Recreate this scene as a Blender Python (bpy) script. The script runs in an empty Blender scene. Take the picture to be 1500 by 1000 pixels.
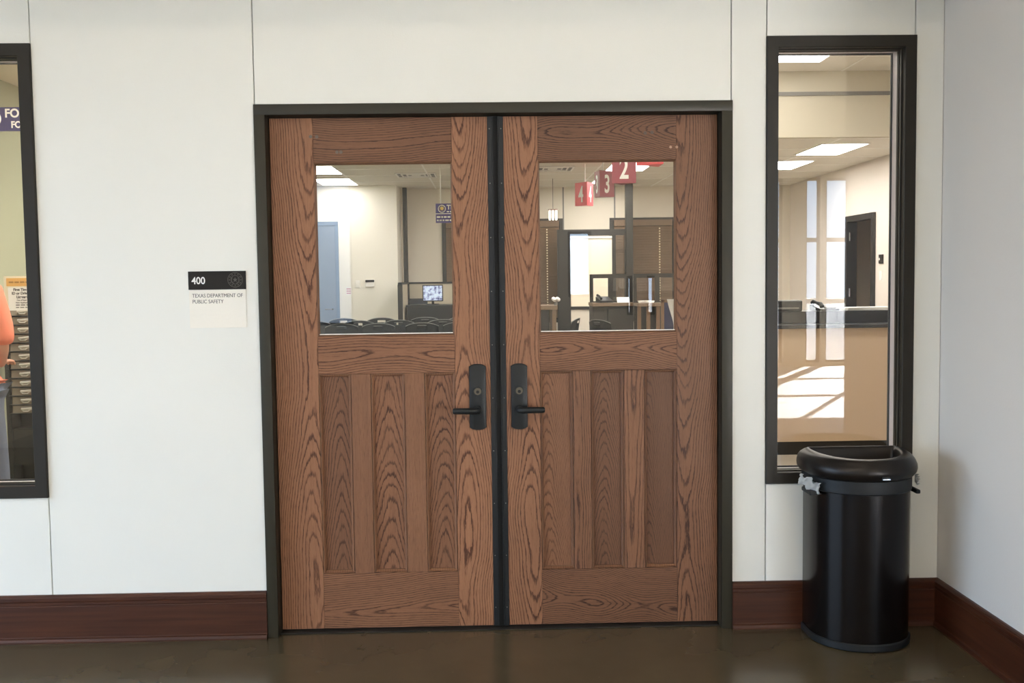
import bpy, bmesh, math, random
from mathutils import Vector, Matrix
random.seed(7)
scene = bpy.context.scene
COL = scene.collection
PI = math.pi

# ------------------------------------------------------------------ helpers
def lin(r, g, b):
    def f(c):
        c /= 255.0
        return c / 12.92 if c <= 0.04045 else ((c + 0.055) / 1.055) ** 2.4
    return (f(r), f(g), f(b), 1.0)

def tag(o, label=None, cat=None, group=None, kind=None):
    if label: o['label'] = label
    if cat: o['category'] = cat
    if group: o['group'] = group
    if kind: o['kind'] = kind
    return o

def empty(name, loc=(0, 0, 0), rz=0, label=None, cat=None, group=None, kind=None):
    o = bpy.data.objects.new(name, None)
    o.empty_display_size = 0.05
    COL.objects.link(o)
    o.location = loc
    o.rotation_euler = (0, 0, rz)
    return tag(o, label, cat, group, kind)

class MB:
    """collects shapes, builds ONE mesh object"""
    def __init__(self):
        self.bm = bmesh.new()
    def _merge(self, b, m=None):
        if m is not None:
            bmesh.ops.transform(b, matrix=m, verts=b.verts)
        me = bpy.data.meshes.new('tmp')
        b.to_mesh(me); b.free()
        self.bm.from_mesh(me)
        bpy.data.meshes.remove(me)
        return self
    def box(self, x0, x1, y0, y1, z0, z1, bev=0.0, seg=2, m=None):
        b = bmesh.new()
        bmesh.ops.create_cube(b, size=1)
        for v in b.verts:
            v.co = Vector(((x0 + x1) / 2 + v.co.x * (x1 - x0), (y0 + y1) / 2 + v.co.y * (y1 - y0), (z0 + z1) / 2 + v.co.z * (z1 - z0)))
        if bev > 0:
            bmesh.ops.bevel(b, geom=list(b.edges), offset=bev, segments=seg, profile=0.5, affect='EDGES')
        return self._merge(b, m)
    def cyl(self, p0, p1, r0, r1=None, seg=20, caps=True):
        p0, p1 = Vector(p0), Vector(p1)
        d = p1 - p0
        b = bmesh.new()
        bmesh.ops.create_cone(b, cap_ends=caps, segments=seg, radius1=r0, radius2=r0 if r1 is None else r1, depth=d.length)
        m = Matrix.Translation((p0 + p1) / 2) @ d.to_track_quat('Z', 'Y').to_matrix().to_4x4()
        return self._merge(b, m)
    def tube(self, pts, r, seg=10, closed=False, flat=1.0):
        pts = [Vector(p) for p in pts]
        n = len(pts)
        rs = r if isinstance(r, (list, tuple)) else [r] * n
        b = bmesh.new()
        rings = []
        prev = None
        for i, p in enumerate(pts):
            if closed:
                t = pts[(i + 1) % n] - pts[i - 1]
            else:
                t = pts[min(i + 1, n - 1)] - pts[max(i - 1, 0)]
            t.normalize()
            if prev is None:
                up = Vector((0, 0, 1)) if abs(t.z) < 0.9 else Vector((0, 1, 0))
                a = t.cross(up).normalized()
            else:
                a = (prev - t * prev.dot(t)).normalized()
            prev = a
            c = t.cross(a)
            rings.append([b.verts.new(p + (a * math.cos(2 * PI * k / seg) + c * math.sin(2 * PI * k / seg) * flat) * rs[i]) for k in range(seg)])
        m = n if closed else n - 1
        for i in range(m):
            A, B_ = rings[i], rings[(i + 1) % n]
            for k in range(seg):
                b.faces.new((A[k], A[(k + 1) % seg], B_[(k + 1) % seg], B_[k]))
        if not closed:
            b.faces.new(rings[0][::-1]); b.faces.new(rings[-1])
        bmesh.ops.recalc_face_normals(b, faces=b.faces)
        return self._merge(b)
    def loft(self, loops, caps=(True, True)):
        b = bmesh.new()
        R = [[b.verts.new(p) for p in lp] for lp in loops]
        n = len(R[0])
        for i in range(len(R) - 1):
            for k in range(n):
                b.faces.new((R[i][k], R[i][(k + 1) % n], R[i + 1][(k + 1) % n], R[i + 1][k]))
        if caps[0]: b.faces.new(R[0][::-1])
        if caps[1]: b.faces.new(R[-1])
        bmesh.ops.recalc_face_normals(b, faces=b.faces)
        return self._merge(b)
    def prism(self, poly, axis, a0, a1):
        """poly: 2D list; axis 'x','y','z' = extrusion axis"""
        def P(u, v, a):
            return {'x': (a, u, v), 'y': (u, a, v), 'z': (u, v, a)}[axis]
        return self.loft([[P(u, v, a0) for u, v in poly], [P(u, v, a1) for u, v in poly]])
    def ring_slope(self, x0, x1, z0, z1, w, ya, yb, yback):
        """mitred moulding ring: outer rect at depth ya sloping to inner rect at depth yb"""
        def rect(i, y):
            return [(x0 + i, y, z0 + i), (x1 - i, y, z0 + i), (x1 - i, y, z1 - i), (x0 + i, y, z1 - i)]
        loops = [rect(0, yback), rect(0, ya), rect(w * 0.35, ya - 0.001), rect(w * 0.55, (ya + yb) / 2), rect(w * 0.8, yb - 0.002), rect(w, yb), rect(w, yback)]
        return self.loft(loops, (False, False))
    def build(self, name, mat, parent=None, smooth=False, angle=40):
        bm = self.bm
        if smooth:
            for f in bm.faces: f.smooth = True
            for e in bm.edges:
                if len(e.link_faces) == 2 and e.calc_face_angle(0) > math.radians(angle):
                    e.smooth = False
        me = bpy.data.meshes.new(name)
        bm.to_mesh(me); bm.free()
        o = bpy.data.objects.new(name, me)
        COL.objects.link(o)
        if mat: me.materials.append(mat)
        if parent: o.parent = parent
        return o

def copy_tree(o, parent=None):
    c = o.copy(); COL.objects.link(c); c.parent = parent
    for ch in [k for k in bpy.data.objects if k.parent == o]:
        copy_tree(ch, c)
    return c

def text(name, body, size, mat, parent, loc, rot=(PI / 2, 0, 0), bold=0.0, ext=0.0006, sx=1.0, align='LEFT'):
    cu = bpy.data.curves.new('tmp_text', 'FONT')
    cu.body = body; cu.size = size; cu.offset = bold; cu.extrude = ext
    cu.align_x = align
    t = bpy.data.objects.new('tmp_text', cu)
    COL.objects.link(t)
    bpy.context.view_layer.update()
    me = bpy.data.meshes.new_from_object(t.evaluated_get(bpy.context.evaluated_depsgraph_get()))
    bpy.data.objects.remove(t); bpy.data.curves.remove(cu)
    me.transform(Matrix.LocRotScale(Vector(loc), __import__('mathutils').Euler(rot), Vector((1, 1, 1))) @ Matrix.Diagonal((sx, 1, 1, 1)))
    me.name = name
    me.materials.clear(); me.materials.append(mat)
    o = bpy.data.objects.new(name, me)
    COL.objects.link(o)
    if parent: o.parent = parent
    return o

def star_poly(cx, cz, r, n=5, inner=0.4, rot=PI / 2):
    return [(cx + (r if k % 2 == 0 else r * inner) * math.cos(rot + PI * k / n), cz + (r if k % 2 == 0 else r * inner) * math.sin(rot + PI * k / n)) for k in range(2 * n)]

# ------------------------------------------------------------------ materials
def new_mat(name):
    m = bpy.data.materials.new(name); m.use_nodes = True
    nt = m.node_tree
    return m, nt, nt.nodes['Principled BSDF']

def pmat(name, col, rough=0.5, metal=0.0, spec=0.5, bump=0.0, bscale=60.0, var=0.0, vscale=4.0, coat=0.0, coat_rough=0.05, emit=None, estr=0.0):
    m, nt, b = new_mat(name)
    b.inputs['Base Color'].default_value = col
    b.inputs['Roughness'].default_value = rough
    b.inputs['Metallic'].default_value = metal
    b.inputs['Specular IOR Level'].default_value = spec
    b.inputs['Coat Weight'].default_value = coat
    b.inputs['Coat Roughness'].default_value = coat_rough
    tc = nt.nodes.new('ShaderNodeTexCoord')
    if var > 0:
        n = nt.nodes.new('ShaderNodeTexNoise'); n.inputs['Scale'].default_value = vscale; n.inputs['Detail'].default_value = 5
        mx = nt.nodes.new('ShaderNodeMix'); mx.data_type = 'RGBA'
        c2 = tuple(c * (1 - var) for c in col[:3]) + (1,)
        c1 = tuple(min(1, c * (1 + var)) for c in col[:3]) + (1,)
        mx.inputs[6].default_value = c2; mx.inputs[7].default_value = c1
        nt.links.new(tc.outputs['Object'], n.inputs['Vector'])
        nt.links.new(n.outputs['Fac'], mx.inputs[0])
        nt.links.new(mx.outputs[2], b.inputs['Base Color'])
    if bump > 0:
        n = nt.nodes.new('ShaderNodeTexNoise'); n.inputs['Scale'].default_value = bscale; n.inputs['Detail'].default_value = 3
        bp = nt.nodes.new('ShaderNodeBump'); bp.inputs['Strength'].default_value = bump; bp.inputs['Distance'].default_value = 0.004
        nt.links.new(tc.outputs['Object'], n.inputs['Vector'])
        nt.links.new(n.outputs['Fac'], bp.inputs['Height'])
        nt.links.new(bp.outputs['Normal'], b.inputs['Normal'])
    if emit:
        b.inputs['Emission Color'].default_value = emit
        b.inputs['Emission Strength'].default_value = estr
    return m

def glass_mat(name, f0=0.042, tint=(1, 1, 1, 1)):
    m = bpy.data.materials.new(name); m.use_nodes = True
    nt = m.node_tree; nt.nodes.clear()
    N, L = nt.nodes.new, nt.links.new
    out = N('ShaderNodeOutputMaterial'); mix = N('ShaderNodeMixShader')
    tr = N('ShaderNodeBsdfTransparent'); gl = N('ShaderNodeBsdfGlossy')
    tr.inputs['Color'].default_value = tint
    gl.inputs['Roughness'].default_value = 0.0
    geo = N('ShaderNodeNewGeometry')
    dot = N('ShaderNodeVectorMath'); dot.operation = 'DOT_PRODUCT'
    L(geo.outputs['Incoming'], dot.inputs[0]); L(geo.outputs['Normal'], dot.inputs[1])
    ab = N('ShaderNodeMath'); ab.operation = 'ABSOLUTE'; L(dot.outputs['Value'], ab.inputs[0])
    om = N('ShaderNodeMath'); om.operation = 'SUBTRACT'; om.inputs[0].default_value = 1.0; L(ab.outputs[0], om.inputs[1])
    pw = N('ShaderNodeMath'); pw.operation = 'POWER'; pw.inputs[1].default_value = 5.0; L(om.outputs[0], pw.inputs[0])
    ma = N('ShaderNodeMath'); ma.operation = 'MULTIPLY_ADD'; ma.inputs[1].default_value = 1 - f0; ma.inputs[2].default_value = f0
    L(pw.outputs[0], ma.inputs[0])
    L(ma.outputs[0], mix.inputs[0]); L(tr.outputs[0], mix.inputs[1]); L(gl.outputs[0], mix.inputs[2])
    L(mix.outputs[0], out.inputs['Surface'])
    return m

def emis_mat(name, col, s):
    m = bpy.data.materials.new(name); m.use_nodes = True
    nt = m.node_tree; nt.nodes.clear()
    out = nt.nodes.new('ShaderNodeOutputMaterial'); e = nt.nodes.new('ShaderNodeEmission')
    e.inputs['Color'].default_value = col; e.inputs['Strength'].default_value = s
    nt.links.new(e.outputs[0], out.inputs['Surface'])
    return m

# --- oak: flat-sawn growth rings cut by the board face
def make_oak_group():
    g = bpy.data.node_groups.new('oak_grain', 'ShaderNodeTree')
    I = g.interface
    def inp(n, d, t='NodeSocketFloat'):
        s = I.new_socket(n, in_out='INPUT', socket_type=t); s.default_value = d
    for n, d in (('U', 0), ('V', 0), ('Seed', 0), ('Center', 0), ('Slope', 0), ('K', 0.1), ('Core', 0.02), ('Ring', 0.012), ('Amp', 0.0), ('V0', 0), ('Period', 1.0), ('Wander', 0.02), ('Dark', 1.0)):
        inp(n, d)
    inp('Base', (0.3, 0.15, 0.09, 1), 'NodeSocketColor'); inp('Line', (0.1, 0.04, 0.02, 1), 'NodeSocketColor')
    I.new_socket('Color', in_out='OUTPUT', socket_type='NodeSocketColor')
    I.new_socket('Height', in_out='OUTPUT', socket_type='NodeSocketFloat')
    N, L = g.nodes.new, g.links.new
    gi, go = N('NodeGroupInput'), N('NodeGroupOutput')
    S = gi.outputs
    def M(op, a, b=None, c=None):
        n = N('ShaderNodeMath'); n.operation = op
        for k, x in enumerate((a, b, c)):
            if x is None: continue
            if isinstance(x, (int, float)): n.inputs[k].default_value = x
            else: L(x, n.inputs[k])
        return n.outputs[0]
    def noise(x, y, z, det=2.0, rough=0.5):
        c = N('ShaderNodeCombineXYZ')
        for k, q in enumerate((x, y, z)):
            if isinstance(q, (int, float)): c.inputs[k].default_value = q
            else: L(q, c.inputs[k])
        n = N('ShaderNodeTexNoise'); n.inputs['Scale'].default_value = 1.0; n.inputs['Detail'].default_value = det; n.inputs['Roughness'].default_value = rough
        L(c.outputs[0], n.inputs['Vector'])
        return M('SUBTRACT', n.outputs['Fac'], 0.5)
    U, V, seed = S['U'], S['V'], S['Seed']
    sd = M('MULTIPLY', seed, 7.31)
    n2 = noise(sd, M('MULTIPLY', V, 2.6), 3.7, 1.0)
    uc = M('ADD', M('MULTIPLY_ADD', S['Slope'], V, S['Center']), M('MULTIPLY', n2, 0.06))
    du = M('SUBTRACT', U, uc)
    h = M('SQRT', M('ADD', M('MULTIPLY', du, du), M('MULTIPLY', S['Core'], S['Core'])))
    cosv = M('COSINE', M('MULTIPLY', M('DIVIDE', M('SUBTRACT', V, S['V0']), S['Period']), 2 * PI))
    n1 = noise(M('ADD', sd, 4.2), M('MULTIPLY', V, 2.3), 9.1, 1.5)
    sv = M('ADD', M('MULTIPLY_ADD', S['K'], V, M('MULTIPLY', S['Amp'], cosv)), M('MULTIPLY', n1, S['Wander']))
    rag1 = M('MULTIPLY', noise(M('MULTIPLY', U, 14.0), M('MULTIPLY', V, 3.2), sd, 2.0), 0.016)
    rag2 = M('MULTIPLY', noise(M('MULTIPLY', U, 130.0), M('MULTIPLY', V, 16.0), sd, 3.0, 0.7), 0.0066)
    near = M('DIVIDE', M('MAXIMUM', S['Core'], 0.004), h)
    rag1 = M('MULTIPLY', rag1, M('POWER', near, 1.5))
    rag2 = M('MULTIPLY', rag2, M('MULTIPLY_ADD', near, 0.75, 0.30))
    r = M('ADD', M('ADD', h, sv), M('ADD', rag1, rag2))
    q = M('DIVIDE', M('ADD', r, 20.0), S['Ring'])
    f = M('FRACT', q)
    fl = M('FLOOR', q)
    wn = N('ShaderNodeTexWhiteNoise'); wn.noise_dimensions = '2D'
    cc = N('ShaderNodeCombineXYZ'); L(fl, cc.inputs[0]); L(seed, cc.inputs[1]); L(cc.outputs[0], wn.inputs['Vector'])
    ringw = wn.outputs['Value']
    # dark early wood band: sharp edge at 0, fades towards the late wood
    def mapr(x, a, b, c, d, smooth=True):
        n = N('ShaderNodeMapRange'); n.interpolation_type = 'SMOOTHSTEP' if smooth else 'LINEAR'
        for k, v in ((1, a), (2, b), (3, c), (4, d)):
            n.inputs[k].default_value = v
        L(x, n.inputs[0]); return n.outputs[0]
    rise = mapr(f, 0.0, 0.12, 0.0, 1.0)
    fall = mapr(f, 0.16, 0.42, 1.0, 0.0)
    band = M('MULTIPLY', M('MULTIPLY', rise, fall), M('MULTIPLY_ADD', ringw, 0.45, 0.68))
    pore = noise(M('MULTIPLY', U, 420.0), M('MULTIPLY', V, 22.0), sd, 2.0, 0.6)
    pm = mapr(pore, 0.03, 0.16, 0.0, 1.0)
    fine = noise(M('MULTIPLY', U, 170.0), M('MULTIPLY', V, 3.0), sd, 3.0, 0.6)
    fm = mapr(fine, -0.15, 0.22, 0.0, 1.0)
    broad = noise(M('MULTIPLY', U, 7.0), M('MULTIPLY', V, 1.7), M('ADD', sd, 1.0), 2.0)
    bandp = M('MULTIPLY', band, M('MULTIPLY_ADD', pm, 0.30, 0.82))
    mask = M('MINIMUM', M('ADD', M('MULTIPLY', bandp, 0.92), M('MULTIPLY_ADD', pm, 0.25, M('MULTIPLY', fm, 0.16))), 1.0)
    mask = M('MULTIPLY', mask, S['Dark'])
    mx = N('ShaderNodeMix'); mx.data_type = 'RGBA'
    L(mask, mx.inputs[0]); L(S['Base'], mx.inputs[6]); L(S['Line'], mx.inputs[7])
    hs = N('ShaderNodeHueSaturation'); L(mx.outputs[2], hs.inputs['Color'])
    L(M('MULTIPLY_ADD', broad, 0.35, 1.0), hs.inputs['Value'])
    L(hs.outputs[0], go.inputs['Color'])
    L(M('SUBTRACT', 1.0, M('ADD', M('MULTIPLY', bandp, 0.6), M('MULTIPLY', pm, 0.4))), go.inputs['Height'])
    return g
OAK = make_oak_group()
OAK_BASE, OAK_LINE = lin(152, 106, 77), lin(72, 39, 22)
_seed = [0]
def oak(axis='z', tone=1.0, **kw):
    """axis = direction of the grain"""
    _seed[0] += 1
    m, nt, b = new_mat('oak_board_%02d' % _seed[0])
    tc = nt.nodes.new('ShaderNodeTexCoord'); sp = nt.nodes.new('ShaderNodeSeparateXYZ')
    nt.links.new(tc.outputs['Object'], sp.inputs[0])
    g = nt.nodes.new('ShaderNodeGroup'); g.node_tree = OAK
    nt.links.new(sp.outputs['X' if axis == 'z' else 'Z'], g.inputs['U'])
    nt.links.new(sp.outputs['Z' if axis == 'z' else 'X'], g.inputs['V'])
    g.inputs['Seed'].default_value = kw.pop('Seed', _seed[0] * 1.7)
    g.inputs['Base'].default_value = tuple(c * tone for c in OAK_BASE[:3]) + (1,)
    g.inputs['Line'].default_value = tuple(c * tone for c in OAK_LINE[:3]) + (1,)
    for k, v in kw.items(): g.inputs[k].default_value = v
    nt.links.new(g.outputs['Color'], b.inputs['Base Color'])
    bp = nt.nodes.new('ShaderNodeBump'); bp.inputs['Strength'].default_value = 0.25; bp.inputs['Distance'].default_value = 0.001
    nt.links.new(g.outputs['Height'], bp.inputs['Height']); nt.links.new(bp.outputs['Normal'], b.inputs['Normal'])
    b.inputs['Roughness'].default_value = 0.5
    b.inputs['Specular IOR Level'].default_value = 0.35
    return m

def dark_wood(name, c0, c1, axis='x'):
    m, nt, b = new_mat(name)
    tc = nt.nodes.new('ShaderNodeTexCoord'); mp = nt.nodes.new('ShaderNodeMapping')
    mp.inputs['Scale'].default_value = (1.5, 40, 40) if axis == 'x' else ((40, 1.5, 40) if axis == 'y' else (40, 40, 1.5))
    n = nt.nodes.new('ShaderNodeTexNoise'); n.inputs['Scale'].default_value = 1.6; n.inputs['Detail'].default_value = 5
    cr = nt.nodes.new('ShaderNodeValToRGB')
    cr.color_ramp.elements[0].position = 0.35; cr.color_ramp.elements[0].color = c0
    cr.color_ramp.elements[1].position = 0.7; cr.color_ramp.elements[1].color = c1
    nt.links.new(tc.outputs['Object'], mp.inputs[0]); nt.links.new(mp.outputs[0], n.inputs['Vector'])
    nt.links.new(n.outputs['Fac'], cr.inputs[0]); nt.links.new(cr.outputs[0], b.inputs['Base Color'])
    b.inputs['Roughness'].default_value = 0.45
    b.inputs['Specular IOR Level'].default_value = 0.35
    return m

def concrete_mat(name, c0, c1, rough):
    m, nt, b = new_mat(name)
    N, L = nt.nodes.new, nt.links.new
    tc = N('ShaderNodeTexCoord')
    n = N('ShaderNodeTexNoise'); n.inputs['Scale'].default_value = 2.2; n.inputs['Detail'].default_value = 5; n.inputs['Roughness'].default_value = 0.55
    L(tc.outputs['Object'], n.inputs['Vector'])
    cr = N('ShaderNodeValToRGB')
    cr.color_ramp.elements[0].position = 0.3; cr.color_ramp.elements[0].color = c0
    cr.color_ramp.elements[1].position = 0.75; cr.color_ramp.elements[1].color = c1
    L(n.outputs['Fac'], cr.inputs[0])
    # small pale chips and scuffs
    v = N('ShaderNodeTexNoise'); v.inputs['Scale'].default_value = 55; v.inputs['Detail'].default_value = 2
    L(tc.outputs['Object'], v.inputs['Vector'])
    mr = N('ShaderNodeMapRange'); mr.inputs[1].default_value = 0.765; mr.inputs[2].default_value = 0.78
    L(v.outputs['Fac'], mr.inputs[0])
    mx = N('ShaderNodeMix'); mx.data_type = 'RGBA'
    L(mr.outputs[0], mx.inputs[0]); L(cr.outputs[0], mx.inputs[6]); mx.inputs[7].default_value = lin(150, 135, 110)
    L(mx.outputs[2], b.inputs['Base Color'])
    n2 = N('ShaderNodeTexNoise'); n2.inputs['Scale'].default_value = 9; n2.inputs['Detail'].default_value = 6
    L(tc.outputs['Object'], n2.inputs['Vector'])
    rr = N('ShaderNodeMapRange'); rr.inputs[3].default_value = rough - 0.02; rr.inputs[4].default_value = rough + 0.06
    L(n2.outputs['Fac'], rr.inputs[0]); L(rr.outputs[0], b.inputs['Roughness'])
    b.inputs['Specular IOR Level'].default_value = 0.5
    return m

def blind_mat(name, c0, c1):
    return pmat(name, c0, 0.5, var=0.15, vscale=9)

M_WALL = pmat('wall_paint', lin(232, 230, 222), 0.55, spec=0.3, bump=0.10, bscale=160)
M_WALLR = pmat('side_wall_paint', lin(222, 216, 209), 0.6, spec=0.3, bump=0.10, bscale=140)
M_SEAM = pmat('panel_joint_dark', lin(70, 68, 62), 0.8)
M_FRAME = pmat('dark_bronze_metal', lin(50, 46, 35), 0.5, spec=0.35, var=0.08, vscale=12)
M_FRAME2 = pmat('window_bronze_metal', lin(40, 35, 28), 0.48, spec=0.3, var=0.08, vscale=12)
M_BLACK = pmat('black_satin_metal', lin(28, 30, 32), 0.45, spec=0.35)
M_RUBBER = pmat('black_rubber', lin(14, 14, 15), 0.7)
M_LEVER = pmat('matte_black_hardware', lin(29, 31, 32), 0.5, spec=0.35, bump=0.05, bscale=300)
M_CYL = pmat('aged_nickel', lin(105, 98, 86), 0.4, metal=0.8)
M_BASE = dark_wood('mahogany_skirting', lin(60, 29, 15), lin(77, 41, 23), 'x')
M_BASEY = dark_wood('mahogany_skirting_side', lin(60, 29, 15), lin(77, 41, 23), 'y')
M_FLOOR = concrete_mat('polished_stained_concrete', lin(80, 70, 53), lin(91, 80, 61), 0.19)
M_CARPET = pmat('office_carpet', lin(158, 148, 132), 0.95, bump=0.4, bscale=400, var=0.12, vscale=30)
M_GLASS = glass_mat('window_glass')
M_CEIL = pmat('ceiling_tile', lin(222, 217, 206), 0.85, bump=0.1, bscale=220)
M_CEILW = pmat('lobby_ceiling', lin(232, 226, 212), 0.85)
M_OWALL = pmat('office_wall_beige', lin(220, 211, 195), 0.7)
M_OWHITE = pmat('office_wall_cream', lin(236, 232, 221), 0.7)
M_OPINK = pmat('office_wall_pale', lin(228, 218, 207), 0.7)
M_OTAN = pmat('soffit_tan', lin(204, 197, 177), 0.75)
M_GREEN = pmat('office_wall_sage', lin(158, 160, 132), 0.75)
M_LAMP = emis_mat('troffer_diffuser', (1.0, 0.965, 0.91, 1), 29.0)
M_LAMP2 = emis_mat('troffer_diffuser_soft', (1.0, 0.965, 0.91, 1), 14.0)
M_LAMPH = emis_mat('hall_diffuser', (1.0, 0.86, 0.70, 1), 23.0)
M_WHITE = pmat('white_enamel', lin(240, 238, 232), 0.4)
M_PAPER = pmat('white_paper', lin(240, 238, 232), 0.8)
M_GREY = pmat('grey_plastic', lin(120, 118, 114), 0.5)
M_BLACKP = pmat('black_plastic', lin(26, 27, 30), 0.35)
M_CHROME = pmat('chrome', lin(215, 215, 215), 0.15, metal=1.0)
M_DARKFR = pmat('dark_window_metal', lin(32, 30, 27), 0.45)
M_BLIND = pmat('wood_blind_slats', lin(112, 88, 66), 0.5, var=0.2, vscale=20)
M_HOLE_LIGHT = pmat('blind_hole_daylight', lin(240, 225, 190), 0.6)  # bright colour standing in for daylight through the slat holes

# ------------------------------------------------------------------ camera (solved from the photograph's straight lines)
CAM_Y, CAM_Z, FPX = -4.1987, 1.4784, 1500.47
pitch, yaw, roll = 0.0624121, 0.0227264, -0.0126739
Fv = Vector((math.sin(yaw) * math.cos(pitch), math.cos(yaw) * math.cos(pitch), -math.sin(pitch)))
Rv = Vector((math.cos(yaw), -math.sin(yaw), 0))
Uv = Rv.cross(Fv)
R2 = Rv * math.cos(roll) + Uv * math.sin(roll)
U2 = Uv * math.cos(roll) - Rv * math.sin(roll)
cam = bpy.data.cameras.new('camera'); camo = bpy.data.objects.new('camera', cam); COL.objects.link(camo)
cam.sensor_width = 36.0; cam.lens = 36.0 * FPX / 1500.0; cam.clip_start = 0.05; cam.clip_end = 200
camo.matrix_world = Matrix(((R2.x, U2.x, -Fv.x, 0), (R2.y, U2.y, -Fv.y, CAM_Y), (R2.z, U2.z, -Fv.z, CAM_Z), (0, 0, 0, 1)))
scene.camera = camo

# ------------------------------------------------------------------ the door wall
WT = 0.13                      # wall thickness
SEAMS = (-1.814, -0.930, 1.000, 1.145, 1.754)
DOOR = (-0.920, 0.990, 0.0, 2.172)      # rough opening behind the frame faces
WINR = (1.157, 1.742, 0.620, 2.428)
WINL = (-2.410, -1.826, 0.615, 2.420)
XL, XR, ZT = -4.5, 1.874, 4.2
w = MB()
cols = [XL, -2.424] + list(SEAMS) + [XR]
g2 = 0.002
def panel(x0, x1, z0, z1):
    w.box(x0 + g2, x1 - g2, 0.0, 0.014, z0, z1, 0.0012, 1)
for a, b in zip(cols[:-1], cols[1:]):
    mid = (a + b) / 2
    if DOOR[0] < mid < DOOR[1]: panel(a, b, DOOR[3], ZT)
    elif WINR[0] < mid < WINR[1]:
        panel(a, b, 0, WINR[2]); panel(a, b, WINR[3], ZT)
    elif WINL[0] < mid < WINL[1]:
        panel(a, b, 0, WINL[2]); panel(a, b, WINL[3], ZT)
    else: panel(a, b, 0, ZT)
def backing(mb, y0, y1, x_lo=XL, x_hi=5.3):
    xs = [x_lo, WINL[0], WINL[1], DOOR[0], DOOR[1], WINR[0], WINR[1], x_hi]
    mb.box(xs[0], xs[1], y0, y1, 0, ZT)
    mb.box(xs[2], xs[3], y0, y1, 0, ZT); mb.box(xs[4], xs[5], y0, y1, 0, ZT); mb.box(xs[6], xs[7], y0, y1, 0, ZT)
    mb.box(xs[1], xs[2], y0, y1, 0, WINL[2]); mb.box(xs[1], xs[2], y0, y1, WINL[3], ZT)
    mb.box(xs[3], xs[4], y0, y1, DOOR[3], ZT)
    mb.box(xs[5], xs[6], y0, y1, 0, WINR[2]); mb.box(xs[5], xs[6], y0, y1, WINR[3], ZT)
wall = w.build('wall_back', M_WALL)
tag(wall, 'off-white panelled wall around the double doors with thin vertical joints', 'wall', kind='structure')
bk = MB(); backing(bk, 0.014, 0.03, x_hi=XR)
bko = bk.build('panel_joint', M_SEAM, wall)
bk = MB(); backing(bk, 0.03, WT)
bk.build('inner_lining', M_OWHITE, wall)

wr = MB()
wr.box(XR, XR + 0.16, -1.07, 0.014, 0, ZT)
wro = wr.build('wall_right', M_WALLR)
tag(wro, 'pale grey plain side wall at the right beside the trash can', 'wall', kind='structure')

# floors
f = MB(); f.box(-4.5, 9.0, -5.0, 0.13, -0.1, 0.0)
tag(f.build('floor', M_FLOOR), 'glossy dark brown stained concrete floor in front of the doors', 'floor', kind='structure')
f = MB(); f.box(-4.5, 9.0, -12.0, -5.0, -0.1, 0.0)  # pale colour made up to whiten the sun patches mirrored in the glass
tag(f.build('floor_hall_lightened', pmat('lightened_hall_floor', lin(176, 172, 166), 0.4, var=0.06, vscale=2)), 'hall floor farther back, made pale so its mirrored sun patches show white', 'floor', kind='structure')
f = MB(); f.box(-4.2, 5.4, WT, 13.6, -0.1, 0.0)
tag(f.build('floor_office', M_CARPET), 'tan carpet floor of the office behind the glass', 'floor', kind='structure')

# baseboards : moulded profile
def base_profile(s=1):
    # (depth, height)
    return [(0, 0), (0.030, 0), (0.030, 0.006), (0.026, 0.016), (0.019, 0.020), (0.018, 0.022), (0.018, 0.150), (0.016, 0.153), (0.018, 0.156), (0.018, 0.168), (0.0205, 0.171), (0.021, 0.174), (0.021, 0.186), (0.017, 0.192), (0.010, 0.1965), (0, 0.1965)]
def baseboard_x(name, x0, x1, label):
    b = MB(); b.prism([(-d, z) for d, z in base_profile()], 'x', x0, x1)
    o = b.build(name, M_BASE)
    return tag(o, label, 'baseboard', kind='structure')
baseboard_x('baseboard_left', -4.5, -0.9335, 'dark mahogany baseboard along the wall left of the double doors')
baseboard_x('baseboard_back', 1.0035, XR, 'dark mahogany baseboard between the right door frame and the corner')
b = MB(); b.prism([(XR - d, z) for d, z in base_profile()], 'y', -1.09, 0.0)
tag(b.build('baseboard_right', M_BASEY), 'dark mahogany baseboard running forward along the right side wall', 'baseboard', kind='structure')

# ------------------------------------------------------------------ door frame
FY = -0.014
dfr = empty('trim_1', (0.035, 0, 0), label='dark bronze metal frame around the wooden double doors', cat='door frame', kind='structure')
dfr.location = (0, 0, 0)
FXL, FXR, FZ = -0.9328, 1.0034, 2.1846
LY = 0.052                     # door face depth
sc_ = 1 + LY / 4.1987
def LX(x): return x * sc_
def LZ(z): return CAM_Z + (z - CAM_Z) * sc_
inL, inR, inT = LX(-0.8732) - 0.004, LX(0.943) + 0.004, LZ(2.130) + 0.004
fw = 0.046
def jamb(x_out, x_face, x_in, z1):
    m = MB()
    a, c = sorted((x_out, x_face)); m.box(a, c, FY, 0.002, 0, z1, 0.002, 2)
    a, c = sorted((x_face, x_face + (0.02 if x_out > x_face else -0.02))); m.box(a, c, FY + 0.004, WT + 0.012, 0, z1 - 0.03)
    a, c = sorted((x_in, x_in + (0.014 if x_in < 0 else -0.014)))       # stop behind the leaf
    m.box(a, c, LY + 0.05, LY + 0.095, 0, inT)
    return m
jamb(FXL, inL, inL, FZ).build('jamb', M_FRAME, dfr, True)
jamb(FXR, inR, inR, FZ).build('jamb', M_FRAME, dfr, True)
m = MB(); m.box(FXL, FXR, FY - 0.0003, 0.002, inT + 0.0, FZ + 0.0003, 0.002, 2); m.box(inL, inR, FY + 0.004, WT + 0.012, inT, inT + 0.02)
m.box(inL, inR, LY + 0.05, LY + 0.095, inT - 0.014, inT)
m.build('head', M_FRAME, dfr, True)
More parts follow.
